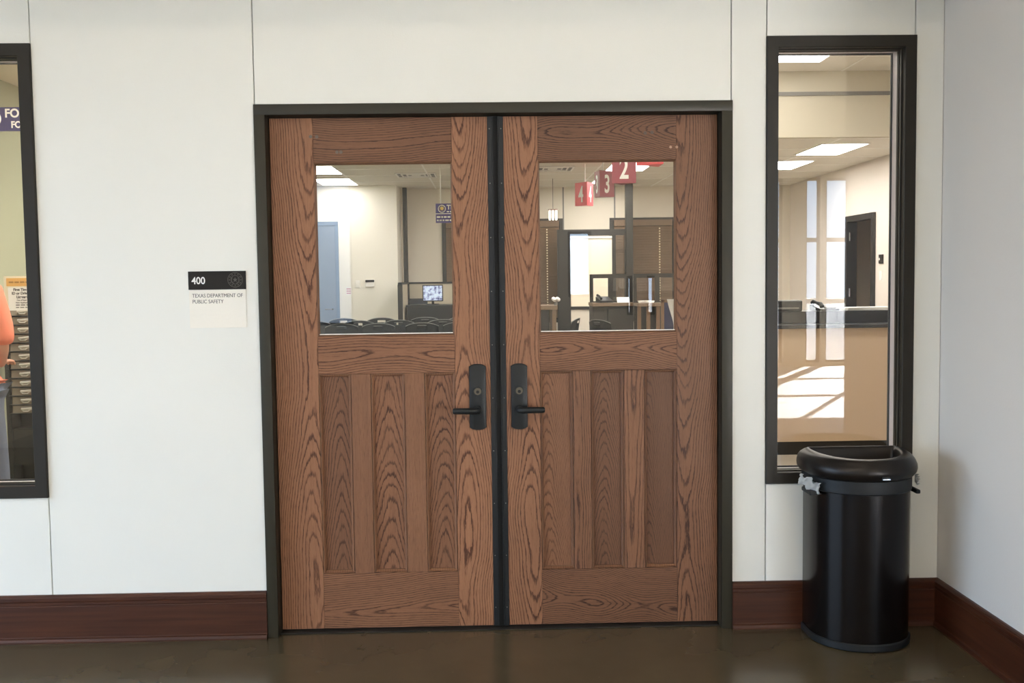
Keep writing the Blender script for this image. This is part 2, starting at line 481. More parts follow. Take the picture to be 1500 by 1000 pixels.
m = MB(); m.box(LX(0.0265), LX(0.0475), LY + 0.012, LY + 0.09, 0.0, inT)
m.box(LX(0.0225), LX(0.0255), LY + 0.02, LY + 0.06, 0.0, inT); m.box(LX(0.0485), LX(0.0515), LY + 0.02, LY + 0.06, 0.0, inT)
m.build('mullion', M_RUBBER, dfr)
m = MB()
for xx, s in ((inL, 1), (inR, -1)):
    a, c = sorted((xx, xx + s * 0.004)); m.box(a, c, LY + 0.03, LY + 0.05, 0.01, inT)
m.build('gasket', M_RUBBER, dfr)
m = MB(); m.box(inL, inR, LY - 0.03, WT + 0.02, 0.0, 0.006, 0.002, 1)
m.build('threshold', M_DARKFR, dfr)

# ------------------------------------------------------------------ door leaves
def door(idx, x0, x1, sl, sr, glass, panels, G, hinge_left, label, plate, lever_dir):
    d = empty('door_%d' % idx, (0, 0, 0), label=label, cat='door', kind='structure')
    T = 0.045
    Y0, Y1 = LY, LY + T
    Z0, ZTP = 0.012, LZ(2.130)
    zb, zl0, zl1, zt = LZ(0.262), LZ(1.092), LZ(1.247), LZ(1.951)
    X0, X1, SL, SR = LX(x0), LX(x1), LX(sl), LX(sr)
    def board(name, a, b_, c, e, mat):
        m = MB(); m.box(a, b_, Y0, Y1, c, e, 0.0012, 1)
        return m.build(name, mat, d)
    board('stile', X0, SL, Z0, ZTP, G['stile_l'])
    board('stile', SR, X1, Z0, ZTP, G['stile_r'])
    e = 0.0004
    board('top_rail', SL + e, SR - e, zt, ZTP, G['top'])
    board('lock_rail', SL + e, SR - e, zl0, zl1, G['lock'])
    board('bottom_rail', SL + e, SR - e, Z0, zb, G['bottom'])
    edges = [SL] + [LX(v) for p in panels for v in p][1:-1] + [SR]
    ops = [(edges[2 * k], edges[2 * k + 1]) for k in range(3)]
    for k in range(2):
        board('muntin', ops[k][1] + 0, ops[k + 1][0], zb + e, zl0 - e, G['muntin'][k])
    for k, (a, c) in enumerate(ops):
        m = MB(); m.box(a + 0.0005, c - 0.0005, Y0 + 0.019, Y1 - 0.010, zb + e, zl0 - e)
        p = m.build('panel', G['panel'][k], d)
        m = MB(); m.ring_slope(a + 0.0022, c - 0.0022, zb + 0.0022, zl0 - 0.0022, 0.0095, Y0 + 0.0015, Y0 + 0.0095, Y0 + 0.022)
        m.build('panel_molding', G['mold'], d, False)
    m = MB(); m.box(SL + 0.004, SR - 0.004, Y0 + 0.018, Y0 + 0.026, zl1 + 0.004, zt - 0.004)
    m.build('glass_pane', M_GLASS, d)
    m = MB(); m.ring_slope(SL + e, SR - e, zl1 + e, zt - e, 0.0065, Y0 + 0.001, Y0 + 0.013, Y0 + 0.018)
    m.build('glazing_bead', G['mold2'], d)
    m = MB(); m.ring_slope(SL + e, SR - e, zl1 + e, zt - e, 0.0065, Y1 - 0.001, Y0 + 0.03, Y0 + 0.026)
    m.build('glazing_bead', G['mold2'], d)
    # light sealant line under the glass
    m = MB(); m.box(SL + 0.007, SR - 0.007, Y0 + 0.0085, Y0 + 0.0175, zl1 + 0.0064, zl1 + 0.0098)
    m.build('sealant_line', M_WHITE, d)
    # astragal strip with screws on the meeting edge
    s = 1 if hinge_left else -1
    xe = X1 if hinge_left else X0
    def bx(m, u0, u1, y0, y1, bev=0.0015):
        a, c = sorted((xe + s * u0, xe + s * u1)); m.box(a, c, y0, y1, Z0 - 0.002, ZTP, bev, 2)
    m = MB(); bx(m, 0.0, 0.0195, Y0 - 0.003, Y0 + 0.034); bx(m, 0.0195, 0.023, Y0 - 0.0065, Y0 + 0.02, 0.001)
    ast = m.build('astragal', M_BLACK, d)
    m = MB()
    for k in range(10):
        z = 0.09 + k * 0.222
        m.cyl((xe + s * 0.009, Y0 - 0.0045, z), (xe + s * 0.009, Y0 - 0.002, z), 0.0020, 0.0024, 10)
    m.build('screw', M_GREY, ast, True)
    # lock plate, cylinder and lever
    px0, px1, pz0, pz1 = LX(plate[0]), LX(plate[1]), LZ(0.8545), LZ(1.126)
    cx = (px0 + px1) / 2; hw = (px1 - px0) / 2
    poly = []
    n = 9
    for k in range(n):     # shallow arched ends
        t = -1 + 2 * k / (n - 1); poly.append((cx + hw * t * -1, pz1 - 0.011 * abs(t) ** 2.6))
    for k in range(n):
        t = -1 + 2 * k / (n - 1); poly.append((cx + hw * t, pz0 + 0.011 * abs(t) ** 2.6))
    def ins(f_):
        return [(cx + (x - cx) * (1 - f_ / hw), (pz0 + pz1) / 2 + (z - (pz0 + pz1) / 2) * (1 - f_ / 0.136)) for x, z in poly]
    m = MB()
    P = lambda pl, y: [(x, y, z) for x, z in pl]
    m.loft([P(poly, Y0 - 0.0005), P(poly, Y0 - 0.014), P(ins(0.0012), Y0 - 0.0168), P(ins(0.0035), Y0 - 0.018)])
    pl = m.build('lock_plate', M_LEVER, d, True, 30)
    zc = LZ(1.0145); yp = Y0 - 0.018
    m = MB(); m.cyl((cx, yp + 0.002, zc), (cx, yp - 0.006, zc), 0.0185, 0.0175, 32)
    m.build('cylinder_collar', M_LEVER, pl, True)
    m = MB(); m.cyl((cx, yp + 0.0, zc), (cx, yp - 0.0075, zc), 0.0152, 0.0145, 32)
    cy = m.build('lock_cylinder', M_CYL, pl, True); cy['label'] = 'worn nickel key cylinder'
    m = MB(); m.cyl((cx, yp - 0.0070, zc - 0.002), (cx, yp - 0.0082, zc - 0.002), 0.0065, None, 20); m.box(cx - 0.0009, cx + 0.0009, yp - 0.0086, yp - 0.007, zc - 0.008, zc - 0.0005)
    m.build('keyhole', M_RUBBER, pl)
    zl = LZ(0.939); s2 = lever_dir
    m = MB()
    hx = cx - s2 * 0.0015
    m.cyl((hx, yp + 0.002, zl), (hx, yp - 0.006, zl), 0.0165, 0.015, 28)
    pts = [(hx, yp - 0.002, zl), (hx, yp - 0.028, zl), (hx + s2 * 0.004, yp - 0.040, zl), (hx + s2 * 0.014, yp - 0.046, zl), (hx + s2 * 0.035, yp - 0.047, zl), (hx + s2 * 0.07, yp - 0.0465, zl + 0.0002), (hx + s2 * 0.100, yp - 0.046, zl + 0.0004), (hx + s2 * 0.1035, yp - 0.0455, zl + 0.0004)]
    m.tube(pts, [0.0125, 0.0125, 0.0138, 0.0138, 0.0130, 0.0126, 0.0124, 0.0100], 18)
    m.build('lever', M_LEVER, pl, True, 50)
    return d

mold = oak('z', 0.80, Center=3, K=0.0, Ring=0.01, Dark=0.4)
mold2 = oak('z', 0.66, Center=5, K=0.0, Ring=0.006, Dark=0.4)
ST = dict(Core=0.055, Ring=0.0086, Wander=0.014)
GL = dict(
    stile_l=oak('z', 1.00, Center=-0.748, Slope=0.010, K=0.0, Amp=0.031, V0=1.14, Period=1.95, **{**ST, 'Wander': 0.010}),
    stile_r=oak('z', 1.02, Center=-0.096, Slope=-0.010, K=0.0, Amp=0.036, V0=1.45, Period=2.15, **{**ST, 'Wander': 0.016}),
    top=oak('x', 0.62, Center=2.048, Slope=0.03, K=0.008, Amp=0.0, Core=0.020, Ring=0.0088, Wander=0.012),
    lock=oak('x', 0.88, Center=1.150, Slope=-0.03, K=0.010, Amp=0.005, V0=-0.4, Period=0.5, Core=0.030, Ring=0.0095, Wander=0.016),
    bottom=oak('x', 0.78, Center=0.098, Slope=0.02, K=-0.062, Amp=0.0, Core=0.020, Ring=0.0088, Wander=0.010),
    panel=[oak('z', 0.66, Center=-0.622, K=0.115, Core=0.050, Ring=0.0074, Wander=0.030, Dark=0.85),
           oak('z', 0.82, Center=-0.418, K=0.120, Core=0.085, Ring=0.0076, Wander=0.034),
           oak('z', 0.76, Center=-0.197, K=0.115, Core=0.060, Ring=0.0074, Wander=0.032)],
    muntin=[oak('z', 0.84, Center=-1.2, K=0.0, Core=0.0, Ring=0.0060, Wander=0.0, Dark=0.8), oak('z', 0.88, Center=0.4, K=0.0, Core=0.0, Ring=0.0060, Wander=0.0, Dark=0.8)],
    mold=mold, mold2=mold2)
GR = dict(  # tones drop to the right: darker boards plus dimmer light painted in
    stile_l=oak('z', 0.98, Center=0.176, Slope=-0.004, K=0.0, Amp=0.029, V0=1.28, Period=1.75, **{**ST, 'Wander': 0.010}),
    stile_r=oak('z', 0.72, Center=0.826, Slope=-0.012, K=-0.03, Amp=0.055, V0=0.55, Period=3.0, **{**ST, 'Core': 0.055, 'Ring': 0.0080, 'Wander': 0.024}),
    top=oak('x', 0.58, Center=2.072, Slope=0.01, K=-0.13, Amp=0.010, V0=0.5, Period=0.5, Core=0.026, Ring=0.0080, Wander=0.014),
    lock=oak('x', 0.76, Center=1.185, Slope=-0.01, K=-0.02, Amp=0.013, V0=0.55, Period=0.55, Core=0.020, Ring=0.0085, Wander=0.012),
    bottom=oak('x', 0.60, Center=0.15, Slope=-0.10, K=0.08, Amp=0.012, V0=0.3, Period=0.32, Core=0.030, Ring=0.0080, Wander=0.045),
    panel=[oak('z', 0.80, Center=0.243, K=0.13, Core=0.028, Ring=0.0066, Wander=0.016, Dark=0.75),
           oak('z', 0.56, Center=0.478, K=0.14, Core=0.036, Ring=0.0066, Wander=0.014, Dark=0.8),
           oak('z', 0.53, Center=0.665, K=0.13, Core=0.028, Ring=0.0066, Wander=0.016, Dark=0.75)],
    muntin=[oak('z', 0.70, Center=0.36, K=0.004, Core=0.018, Ring=0.0085, Wander=0.012), oak('z', 0.78, Center=0.605, K=-0.03, Core=0.026, Ring=0.011, Wander=0.026)],
    mold=oak('z', 0.66, Center=3, K=0.0, Ring=0.01, Dark=0.4), mold2=mold2)
d1 = door(1, -0.8732, 0.0052, -0.699, -0.140, None, [(-0.699, -0.567), (-0.487, -0.348), (-0.266, -0.140)], GL, True,
     'left leaf of the oak double doors, lever pointing left on its right edge', (-0.083, -0.0135), -1)
d2 = door(2, 0.0699, 0.943, 0.209, 0.775, None, [(0.209, 0.345), (0.419, 0.555), (0.640, 0.775)], GR, False,
     'right leaf of the oak double doors, lever pointing right on its left edge', (0.0885, 0.156), 1)
M_PLUG = pmat('wood_filler_grey', lin(104, 92, 82), 0.6)
M_PLUG2 = pmat('wood_filler_pale', lin(176, 140, 116), 0.6)
def plug(x, z, parent, mat, r=0.0075):
    m = MB(); m.cyl((LX(x), LY + 0.001, LZ(z)), (LX(x), LY - 0.0008, LZ(z)), r, r * 0.9, 18)
    m.build('screw_hole_plug', mat, parent, True)
for x, z in ((-0.708, 2.056), (-0.683, 2.055), (-0.603, 1.993), (-0.587, 1.993)): plug(x, z, d1, M_PLUG)
for x, z in ((0.648, 2.058), (0.676, 2.060)): plug(x, z, d2, pmat('filler', lin(92, 76, 64), 0.6))
for x, z in ((0.752, 2.0), (0.777, 2.0)): plug(x, z, d2, M_PLUG2, 0.006)

# ------------------------------------------------------------------ side windows in the door wall
def side_window(idx, x0, x1, z0, z1, fwid, label):
    o = empty('window_%d' % idx, label=label, cat='window', kind='structure')
    m = MB()
    zz = (z0, z0 + fwid, z1 - fwid, z1)
    # mitred face with bevel
    m.loft([[(x0, 0.002, z0), (x1, 0.002, z0), (x1, 0.002, z1), (x0, 0.002, z1)],
            [(x0, FY + 0.002, z0), (x1, FY + 0.002, z0), (x1, FY + 0.002, z1), (x0, FY + 0.002, z1)],
            [(x0 + .002, FY, z0 + .002), (x1 - .002, FY, z0 + .002), (x1 - .002, FY, z1 - .002), (x0 + .002, FY, z1 - .002)],
            [(x0 + fwid - .002, FY, z0 + fwid - .002), (x1 - fwid + .002, FY, z0 + fwid - .002), (x1 - fwid + .002, FY, z1 - fwid + .002), (x0 + fwid - .002, FY, z1 - fwid + .002)],
            [(x0 + fwid, FY + .003, z0 + fwid), (x1 - fwid, FY + .003, z0 + fwid), (x1 - fwid, FY + .003, z1 - fwid), (x0 + fwid, FY + .003, z1 - fwid)],
            [(x0 + fwid, 0.03, z0 + fwid), (x1 - fwid, 0.03, z0 + fwid), (x1 - fwid, 0.03, z1 - fwid), (x0 + fwid, 0.03, z1 - fwid)],
            [(x0 + fwid - .012, 0.03, z0 + fwid - .012), (x1 - fwid + .012, 0.03, z0 + fwid - .012), (x1 - fwid + .012, 0.03, z1 - fwid + .012), (x0 + fwid - .012, 0.03, z1 - fwid + .012)]], (False, False))
    m.build('frame', M_FRAME2, o, False)
    def rect_ring(y0, y1, a, b_, mat, name):
        m = MB()
        m.box(x0 + a, x0 + b_, y0, y1, z0 + a, z1 - a, 0.001, 1); m.box(x1 - b_, x1 - a, y0, y1, z0 + a, z1 - a, 0.001, 1)
        m.box(x0 + b_, x1 - b_, y0, y1, z0 + a, z0 + b_, 0.001, 1); m.box(x0 + b_, x1 - b_, y0, y1, z1 - b_, z1 - a, 0.001, 1)
        return m.build(name, mat, o)
    rect_ring(0.018, 0.036, fwid - 0.008, fwid + 0.005, M_FRAME2, 'glazing_stop')
    rect_ring(0.046, 0.064, fwid - 0.008, fwid + 0.005, M_FRAME2, 'glazing_stop')
    m = MB(); m.box(x0 + fwid - .002, x1 - fwid + .002, 0.037, 0.045, z0 + fwid - .002, z1 - fwid + .002)
    m.build('glass_pane', M_GLASS, o)
    rect_ring(0.064, WT + 0.002, fwid - 0.020, fwid - 0.004, M_REV, 'inner_return')
    rect_ring(WT + 0.002, WT + 0.012, fwid - 0.024, fwid + 0.002, M_DARKFR, 'inner_edge_bead')
    return o
M_REV = pmat('pale_metal_return', lin(208, 200, 200), 0.35)
side_window(1, -2.424, -1.8125, 0.602, 2.433, 0.050, 'narrow dark-framed side window at the left edge showing an orange shirt')
side_window(2, 1.144, 1.7565, 0.608, 2.4405, 0.047, 'narrow dark-framed side window right of the doors above the trash can')

# ------------------------------------------------------------------ room sign 400
M_SIGNB = pmat('sign_black', lin(36, 31, 27), 0.6, spec=0.25)
M_SIGNW = pmat('sign_cream', lin(238, 232, 220), 0.5)
M_SEAL = pmat('seal_grey', lin(92, 87, 80), 0.5)
M_INK = pmat('ink_grey', lin(70, 68, 66), 0.6)
sg = empty('room_sign', (-1.0995, 0, 1.289), label='square room sign numbered 400 on the wall left of the doors', cat='sign')
def at_sign(o): o.parent = sg; o.matrix_parent_inverse = Matrix.Translation((1.0995, 0, -1.289)); return o
m = MB(); m.box(-1.2145, -0.9845, -0.0035, 0.0, 1.289, 1.4445, 0.0006, 1)
at_sign(m.build('name_panel', M_SIGNW))
m = MB(); m.box(-1.2155, -0.9835, -0.0065, 0.0, 1.4445, 1.519, 0.0006, 1)
hdr = at_sign(m.build('number_panel', M_SIGNB))
m = MB(); m.box(-1.2145, -0.9845, -0.0046, -0.003, 1.329, 1.3415, 0.0004, 1)
at_sign(m.build('insert_lip', M_SIGNW))
num = text('lettering', '400', 0.040, M_WHITE, None, (-1.202, -0.0066, 1.468), bold=0.0006, sx=0.92)
at_sign(num)
at_sign(text('lettering', 'TEXAS DEPARTMENT OF', 0.0215, M_INK, None, (-1.202, -0.0036, 1.413), sx=0.86))
at_sign(text('lettering', 'PUBLIC SAFETY', 0.0215, M_INK, None, (-1.202, -0.0036, 1.389), sx=0.86))
cx, cz = -1.026, 1.483
m = MB()
def ring(m, cx, cz, r, w_, y0, y1, n=40):
    m.tube([(cx + r * math.cos(2 * PI * k / n), y0, cz + r * math.sin(2 * PI * k / n)) for k in range(n)], w_, 6, True)
ring(m, cx, cz, 0.0295, 0.0011, -0.0066, 0); ring(m, cx, cz, 0.0175, 0.0009, -0.0066, 0)
m.prism(star_poly(cx, cz, 0.0105), 'y', -0.0062, -0.0078)
for k in range(12):
    a = 2 * PI * k / 12; rr = 0.0235
    m.box(-0.0028, 0.0028, -0.0078, -0.0062, -0.0014, 0.0014, m=Matrix.Translation((cx + rr * math.cos(a), 0, cz + rr * math.sin(a))) @ Matrix.Rotation(-a + PI / 2, 4, 'Y'))
for s in (-1, 1):
    m.tube([(cx + s * 0.0145 * math.sin(t), -0.0068, cz - 0.0145 * math.cos(t)) for t in (0.3, 0.7, 1.1, 1.5, 1.9, 2.3)], 0.0011, 6)
at_sign(m.build('seal_emblem', M_SEAL))

# ------------------------------------------------------------------ trash can
M_CAN = pmat('dark_bronze_steel', lin(31, 27, 25), 0.22, metal=0.75, spec=0.5)
M_LID = pmat('dark_bronze_lid', lin(38, 33, 30), 0.34, metal=0.6)
M_CANPL = pmat('charcoal_plastic', lin(25, 27, 29), 0.5, spec=0.35)
M_BAG = pmat('clear_bag_plastic', lin(232, 232, 230), 0.35)
CX, CYB = 1.485, -0.030
tc = empty('trash_can', (CX, -0.18, 0), label='dark bronze half-round open-top trash can in the corner under the side window', cat='trash can')
def dshape(hw, dep, yb=CYB, n=40, sq=2.15, rc=0.02):
    """flat back at yb, straight flanks then a rounded front. returns closed loop of (x,y)"""
    pts = []
    flank = dep * 0.30
    for k in range(n + 1):
        t = PI * k / n
        c, s = math.cos(t), math.sin(t)
        x = hw * (abs(c) ** (2 / sq)) * (1 if c >= 0 else -1)
        y = -(dep - flank) * (abs(s) ** (2 / sq))
        pts.append((CX + x, yb - flank + y))
    # back corners rounded
    for k in range(5):
        t = PI / 2 * k / 4
        pts.append((CX - hw + rc - rc * math.cos(t), yb - rc + rc * math.sin(t)))
    for k in range(5):
        t = PI / 2 * k / 4
        pts.append((CX + hw - rc + rc * math.sin(t), yb - rc + rc * math.cos(t)))
    return pts
def lp(hw, dep, z, yb=CYB, **k): return [(x, y, z) for x, y in dshape(hw, dep, yb, **k)]
def add_can(o): o.parent = tc; o.matrix_parent_inverse = Matrix.Translation((-CX, 0.18, 0)); return o
m = MB(); m.loft([lp(.200, .300, .004), lp(.2035, .303, .008), lp(.2035, .303, .030), lp(.2005, .300, .034)])
add_can(m.build('base_ring', M_CANPL, None, True, 35))
m = MB(); m.loft([lp(.1975, .296, .032), lp(.1975, .296, .645)])
add_can(m.build('body', M_CAN, None, True, 35))
m = MB(); m.loft([lp(.2005, .299, .620), lp(.2045, .303, .625), lp(.2045, .303, .672), lp(.200, .300, .676)], (False, False))
add_can(m.build('band', M_CANPL, None, True, 35))
# lid: bulging shell that turns over into the opening
def lidloop(e, z, tilt=0.0, ob=None):
    hw, dep = .2045 + e, .303 + 1.35 * e
    L_ = dshape(hw, dep, CYB + min(max(e, -0.4), 0.012), rc=max(0.012, 0.03 + e * 0.2))
    return [(x, y, z + tilt * (y + 0.03)) for x, y in L_]
prof = [(-.004, .632), (.003, .635), (.012, .645), (.019, .662), (.0215, .682), (.0205, .704), (.015, .726), (.006, .744), (-.003, .756), (-.011, .7625)]
loops = []
for i, (e, z) in enumerate(prof):
    ti = 0.035 * i / (len(prof) - 1)
    loops.append(lidloop(e, .674 + (z - .632) * .69 + 0.002 * i / 9, ti))
def oploop(hw, y_back, dep, z, tilt):
    n = 40; pts = []
    for k in range(n + 1):
        t = PI * k / n
        c, s = math.cos(t), math.sin(t)
        pts.append((CX + hw * (abs(c) ** (2 / 2.3)) * (1 if c >= 0 else -1), y_back - dep * (abs(s) ** (2 / 2.1))))
    for k in range(5): pts.append((CX - hw + 0.0 + 0.012 * (1 - math.cos(PI / 2 * k / 4)), y_back + 0.012 * math.sin(PI / 2 * k / 4)))
    for k in range(5): pts.append((CX + hw - 0.012 * (1 - math.sin(PI / 2 * k / 4)), y_back + 0.012 * math.cos(PI / 2 * k / 4)))
    return [(x, y, z + tilt * (y + 0.03)) for x, y in pts]
loops.append(oploop(.184, -.058, .240, .768, 0.04)); loops.append(oploop(.178, -.061, .232, .7665, 0.04)); loops.append(oploop(.172, -.065, .224, .756, 0.02)); loops.append(oploop(.166, -.07, .215, .66, 0.0))
m = MB(); m.loft(loops, (False, False))
lid = add_can(m.build('lid', M_LID, None, True, 60))
m = MB(); m.loft([oploop(.160, -.078, .200, .69, 0), oploop(.156, -.08, .195, .5, 0)], (True, True))
add_can(m.build('inner_liner', M_RUBBER, None, True))
m = MB(); m.box(CX + 0.015, CX + 0.049, -.3495, -.325, .684, .697, 0.0015, 2)
badge = add_can(m.build('badge', M_CANPL))
m = MB(); m.box(CX + 0.017, CX + 0.047, -.3505, -.33, .685, .689, 0.0005, 1)
bb = m.build('badge_bar', M_CHROME, badge); bb['label'] = 'bright metal strip on the badge'
def bag(pts, name='bag_corner'):
    m = MB()
    b_ = bmesh.new()
    g = {}
    nu, nv = 16, 12
    (a, b1, c, d_) = [Vector(p) for p in pts]
    for i in range(nu + 1):
        for j in range(nv + 1):
            u, v = i / nu, j / nv
            p = a.lerp(b1, u).lerp(d_.lerp(c, u), v)
            k = 0.007 * math.sin(13 * u + 6 * v) + 0.005 * math.sin(23 * v - 9 * u) + random.uniform(-.002, .002)
            g[i, j] = b_.verts.new(p + Vector((k * .7, -abs(k) * 1.5, k * .6)))
    for i in range(nu):
        for j in range(nv):
            b_.faces.new((g[i, j], g[i + 1, j], g[i + 1, j + 1], g[i, j + 1]))
    bmesh.ops.solidify(b_, geom=list(b_.faces), thickness=0.0015)
    m._merge(b_)
    o = add_can(m.build(name, M_BAG, None, True, 80)); o['label'] = 'crumpled white bag plastic sticking out under the lid'
bag([(1.244, -.13, .676), (1.282, -.240, .660), (1.296, -.245, .612), (1.244, -.13, .632)])
bag([(1.692, -.21, .668), (1.712, -.14, .668), (1.714, -.14, .638), (1.694, -.21, .632)])
for a_, b1_ in ((1.255, 1.292), (1.678, 1.696)):
    m = MB(); m.box(a_, b1_, -.24, -.13, .606, .622, 0.004, 2); add_can(m.build('side_grip', M_CANPL, None))

# ------------------------------------------------------------------ OFFICE behind the glass
def D2Y(d): return d + CAM_Y
def PX(x, d, y=None):
    """lateral position of something measured at column x (row y) of the photograph, d metres in front of the camera"""
    if y is None: y = 408
    r = Fv + R2 * ((x - 750) / FPX) + U2 * ((500 - y) / FPX)
    return r.x / r.y * d
YF, YW = 13.35, 12.60
def wallbox(name, args, mat, label):
    m = MB()
    for a in args: m.box(*a)
    return tag(m.build(name, mat), label, 'wall', kind='structure')
wf = wallbox('wall_office_back', [(-1.467, 5.4, YF, YF + 0.1, 0, 3.0)], M_OWALL, 'beige far wall of the office behind the service area')
m = MB()
for xx in (PX(826, 17.55), PX(901, 17.55)): m.box(xx - .012, xx + .012, YF - .004, YF, 2.0, 3.0)
m.build('wall_joint', M_GREY, wf)
wallbox('wall_office_cream', [(-4.2, -1.467, YW, YW + 0.85, 0, 3.0)], M_OWHITE, 'brightly lit cream wall beyond the waiting chairs')
wallbox('wall_office_right', [(5.2, 5.3, WT, 9.50, 0, 3.8), (5.2, 5.3, 10.50, YF, 0, 3.0), (5.2, 5.3, 9.50, 10.50, 2.25, 3.0), (5.2, 5.3, 7.3, 13.4, 3.0, 3.1)], M_OPINK, 'pale office wall with an open brown door seen through the right side window')
wallbox('wall_office_left', [(-3.1, -3.0, WT, 4.0, 0, 3.8), (-4.2, -3.1, 3.9, 4.0, 0, 3.8), (-4.2, -4.1, 4.0, YW, 0, 3.8)], M_GREEN, 'sage green office wall behind the form rack')
wallbox('wall_office_soffit', [(-4.2, 5.3, 7.3, 7.42, 3.0, 3.8)], M_OTAN, 'tan ceiling drop seen high through the right side window')
m = MB(); m.box(-4.2, 5.3, 7.28, 7.30, 3.46, 3.50)
tag(m.build('trim_2', M_GREY), 'thin grey trim line along the tan ceiling drop', 'trim', kind='structure')
# ceilings with grid lines
def ceiling(name, x0, x1, y0, y1, z, label, gx=0.61, gy=1.22, mat=None, x_off=0):
    m = MB(); m.box(x0, x1, y0, y1, z, z + 0.06)
    o = m.build(name, mat or M_CEIL); tag(o, label, 'ceiling', kind='structure')
    m = MB()
    x = x0 + x_off
    while x < x1:
        m.box(x - .012, x + .012, y0, y1, z - .003, z); x += gx
    y = y0
    while y < y1:
        m.box(x0, x1, y - .012, y + .012, z - .0031, z); y += gy
    m.build('grid_bar', M_WHITE, o)
    return o
ceiling('ceiling_office', -4.2, 5.3, 7.42, 13.5, 3.0, 'tiled office ceiling beyond the drop with lit panels', 1.22, 0.915, x_off=0.9)
ceiling('ceiling_office_high', -1.2, 5.3, WT, 7.30, 3.73, 'high tiled office ceiling over the near counter', 1.22, 0.915, x_off=0.3)
m = MB(); m.box(-4.2, -1.2, WT, 7.30, 2.74, 2.80); m.box(-1.26, -1.2, WT, 7.3, 2.8, 3.79)
tag(m.build('ceiling_office_low', pmat('low_ceiling', lin(216, 205, 180), 0.8)), 'low plain ceiling over the form rack at the left window', 'ceiling', kind='structure')

# troffers
def troffer(x, y, z, label, sx=0.58, sy=1.10, mat=None):
    t = empty('ceiling_light', (x, y, z - 0.012), label=label, cat='ceiling light', group='office ceiling lights')
    m = MB(); fr = 0.02
    m.box(-sx / 2, sx / 2, -sy / 2, -sy / 2 + fr, 0, .011); m.box(-sx / 2, sx / 2, sy / 2 - fr, sy / 2, 0, .011)
    m.box(-sx / 2, -sx / 2 + fr, -sy / 2 + fr, sy / 2 - fr, 0, .011); m.box(sx / 2 - fr, sx / 2, -sy / 2 + fr, sy / 2 - fr, 0, .011)
    m.build('trim_ring', M_WHITE, t)
    m = MB(); m.box(-sx / 2 + fr, sx / 2 - fr, -sy / 2 + fr, sy / 2 - fr, .002, .009)
    m.build('diffuser', mat or M_LAMP, t)
    return t
troffer(4.22, 8.38, 3.0, 'larger bright ceiling panel in the upper middle of the right side window')
troffer(4.14, 10.15, 3.0, 'smaller bright ceiling panel at the left edge of the right side window')
troffer(3.0, 6.50, 3.73, 'bright ceiling panel at the very top of the right side window', 1.15, 0.58, M_LAMP2)
troffer(1.98, 10.15, 3.0, 'bright ceiling panel beside the hanging number 2 sign')
troffer(1.98, 12.05, 3.0, 'bright ceiling panel behind the hanging number 3 sign')
troffer(-2.34, 10.15, 3.0, 'bright ceiling panel nearest above the waiting chairs in the left door glass', mat=M_LAMP2)
troffer(-2.34, 11.90, 3.0, 'bright ceiling panel against the cream wall in the left door glass', mat=M_LAMP2)
troffer(-1.9, 1.2, 2.74, 'unseen ceiling panel over the person at the form rack', 0.58, 1.1, M_LAMP)  # out of view, strength raised to brighten the left window view
troffer(-1.75, 3.0, 2.74, 'unseen ceiling panel added to brighten the form rack', 0.58, 1.1, M_LAMP)  # second panel out of view, added to brighten the left window view
troffer(0.1, 10.9, 3.0, 'ceiling panel hidden above the middle of the two doors', 0.58, 1.1)

for x, y, z in ((2.6, 3.0, 3.73), (0.6, 3.0, 3.73), (0.2, 5.8, 3.73), (4.2, 4.6, 3.73)):  # unseen panels added to brighten the counter behind the glass
    troffer(x, y, z, 'unseen ceiling panel added to brighten the near service counter', 1.15, .58)

# vents
def vent(x, y, label):
    t = empty('ceiling_vent', (x, y, 2.985), label=label, cat='ceiling vent', group='office ceiling vents')
    m = MB(); s = .29
    for k in range(4):
        a = s - k * .075
        m.box(-a, a, -a, -a + .02, 0, .012); m.box(-a, a, a - .02, a, 0, .012); m.box(-a, -a + .02, -a + .02, a - .02, 0, .012); m.box(a - .02, a, -a + .02, a - .02, 0, .012)
    m.build('louvre', M_WHITE, t)
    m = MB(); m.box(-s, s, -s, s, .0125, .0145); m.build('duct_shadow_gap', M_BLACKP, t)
vent(-1.03, 11.0, 'square ceiling vent seen in the left door glass')
vent(0.93, 10.3, 'square ceiling vent seen in the right door glass')

# dark post at the far wall corner and dark post right
m = MB(); m.box(-1.41, -1.34, 13.10, 13.18, 0, 3.0, .004, 1)
tag(m.build('corner_post', M_DARKFR), 'slim dark post beside the cream wall corner', 'post')
m = MB(); m.box(2.29, 2.41, 12.75, 12.87, 0, 3.0, .006, 1)
tag(m.build('steel_post', M_DARKFR), 'tall dark post standing before the far blinds in the right door', 'post')

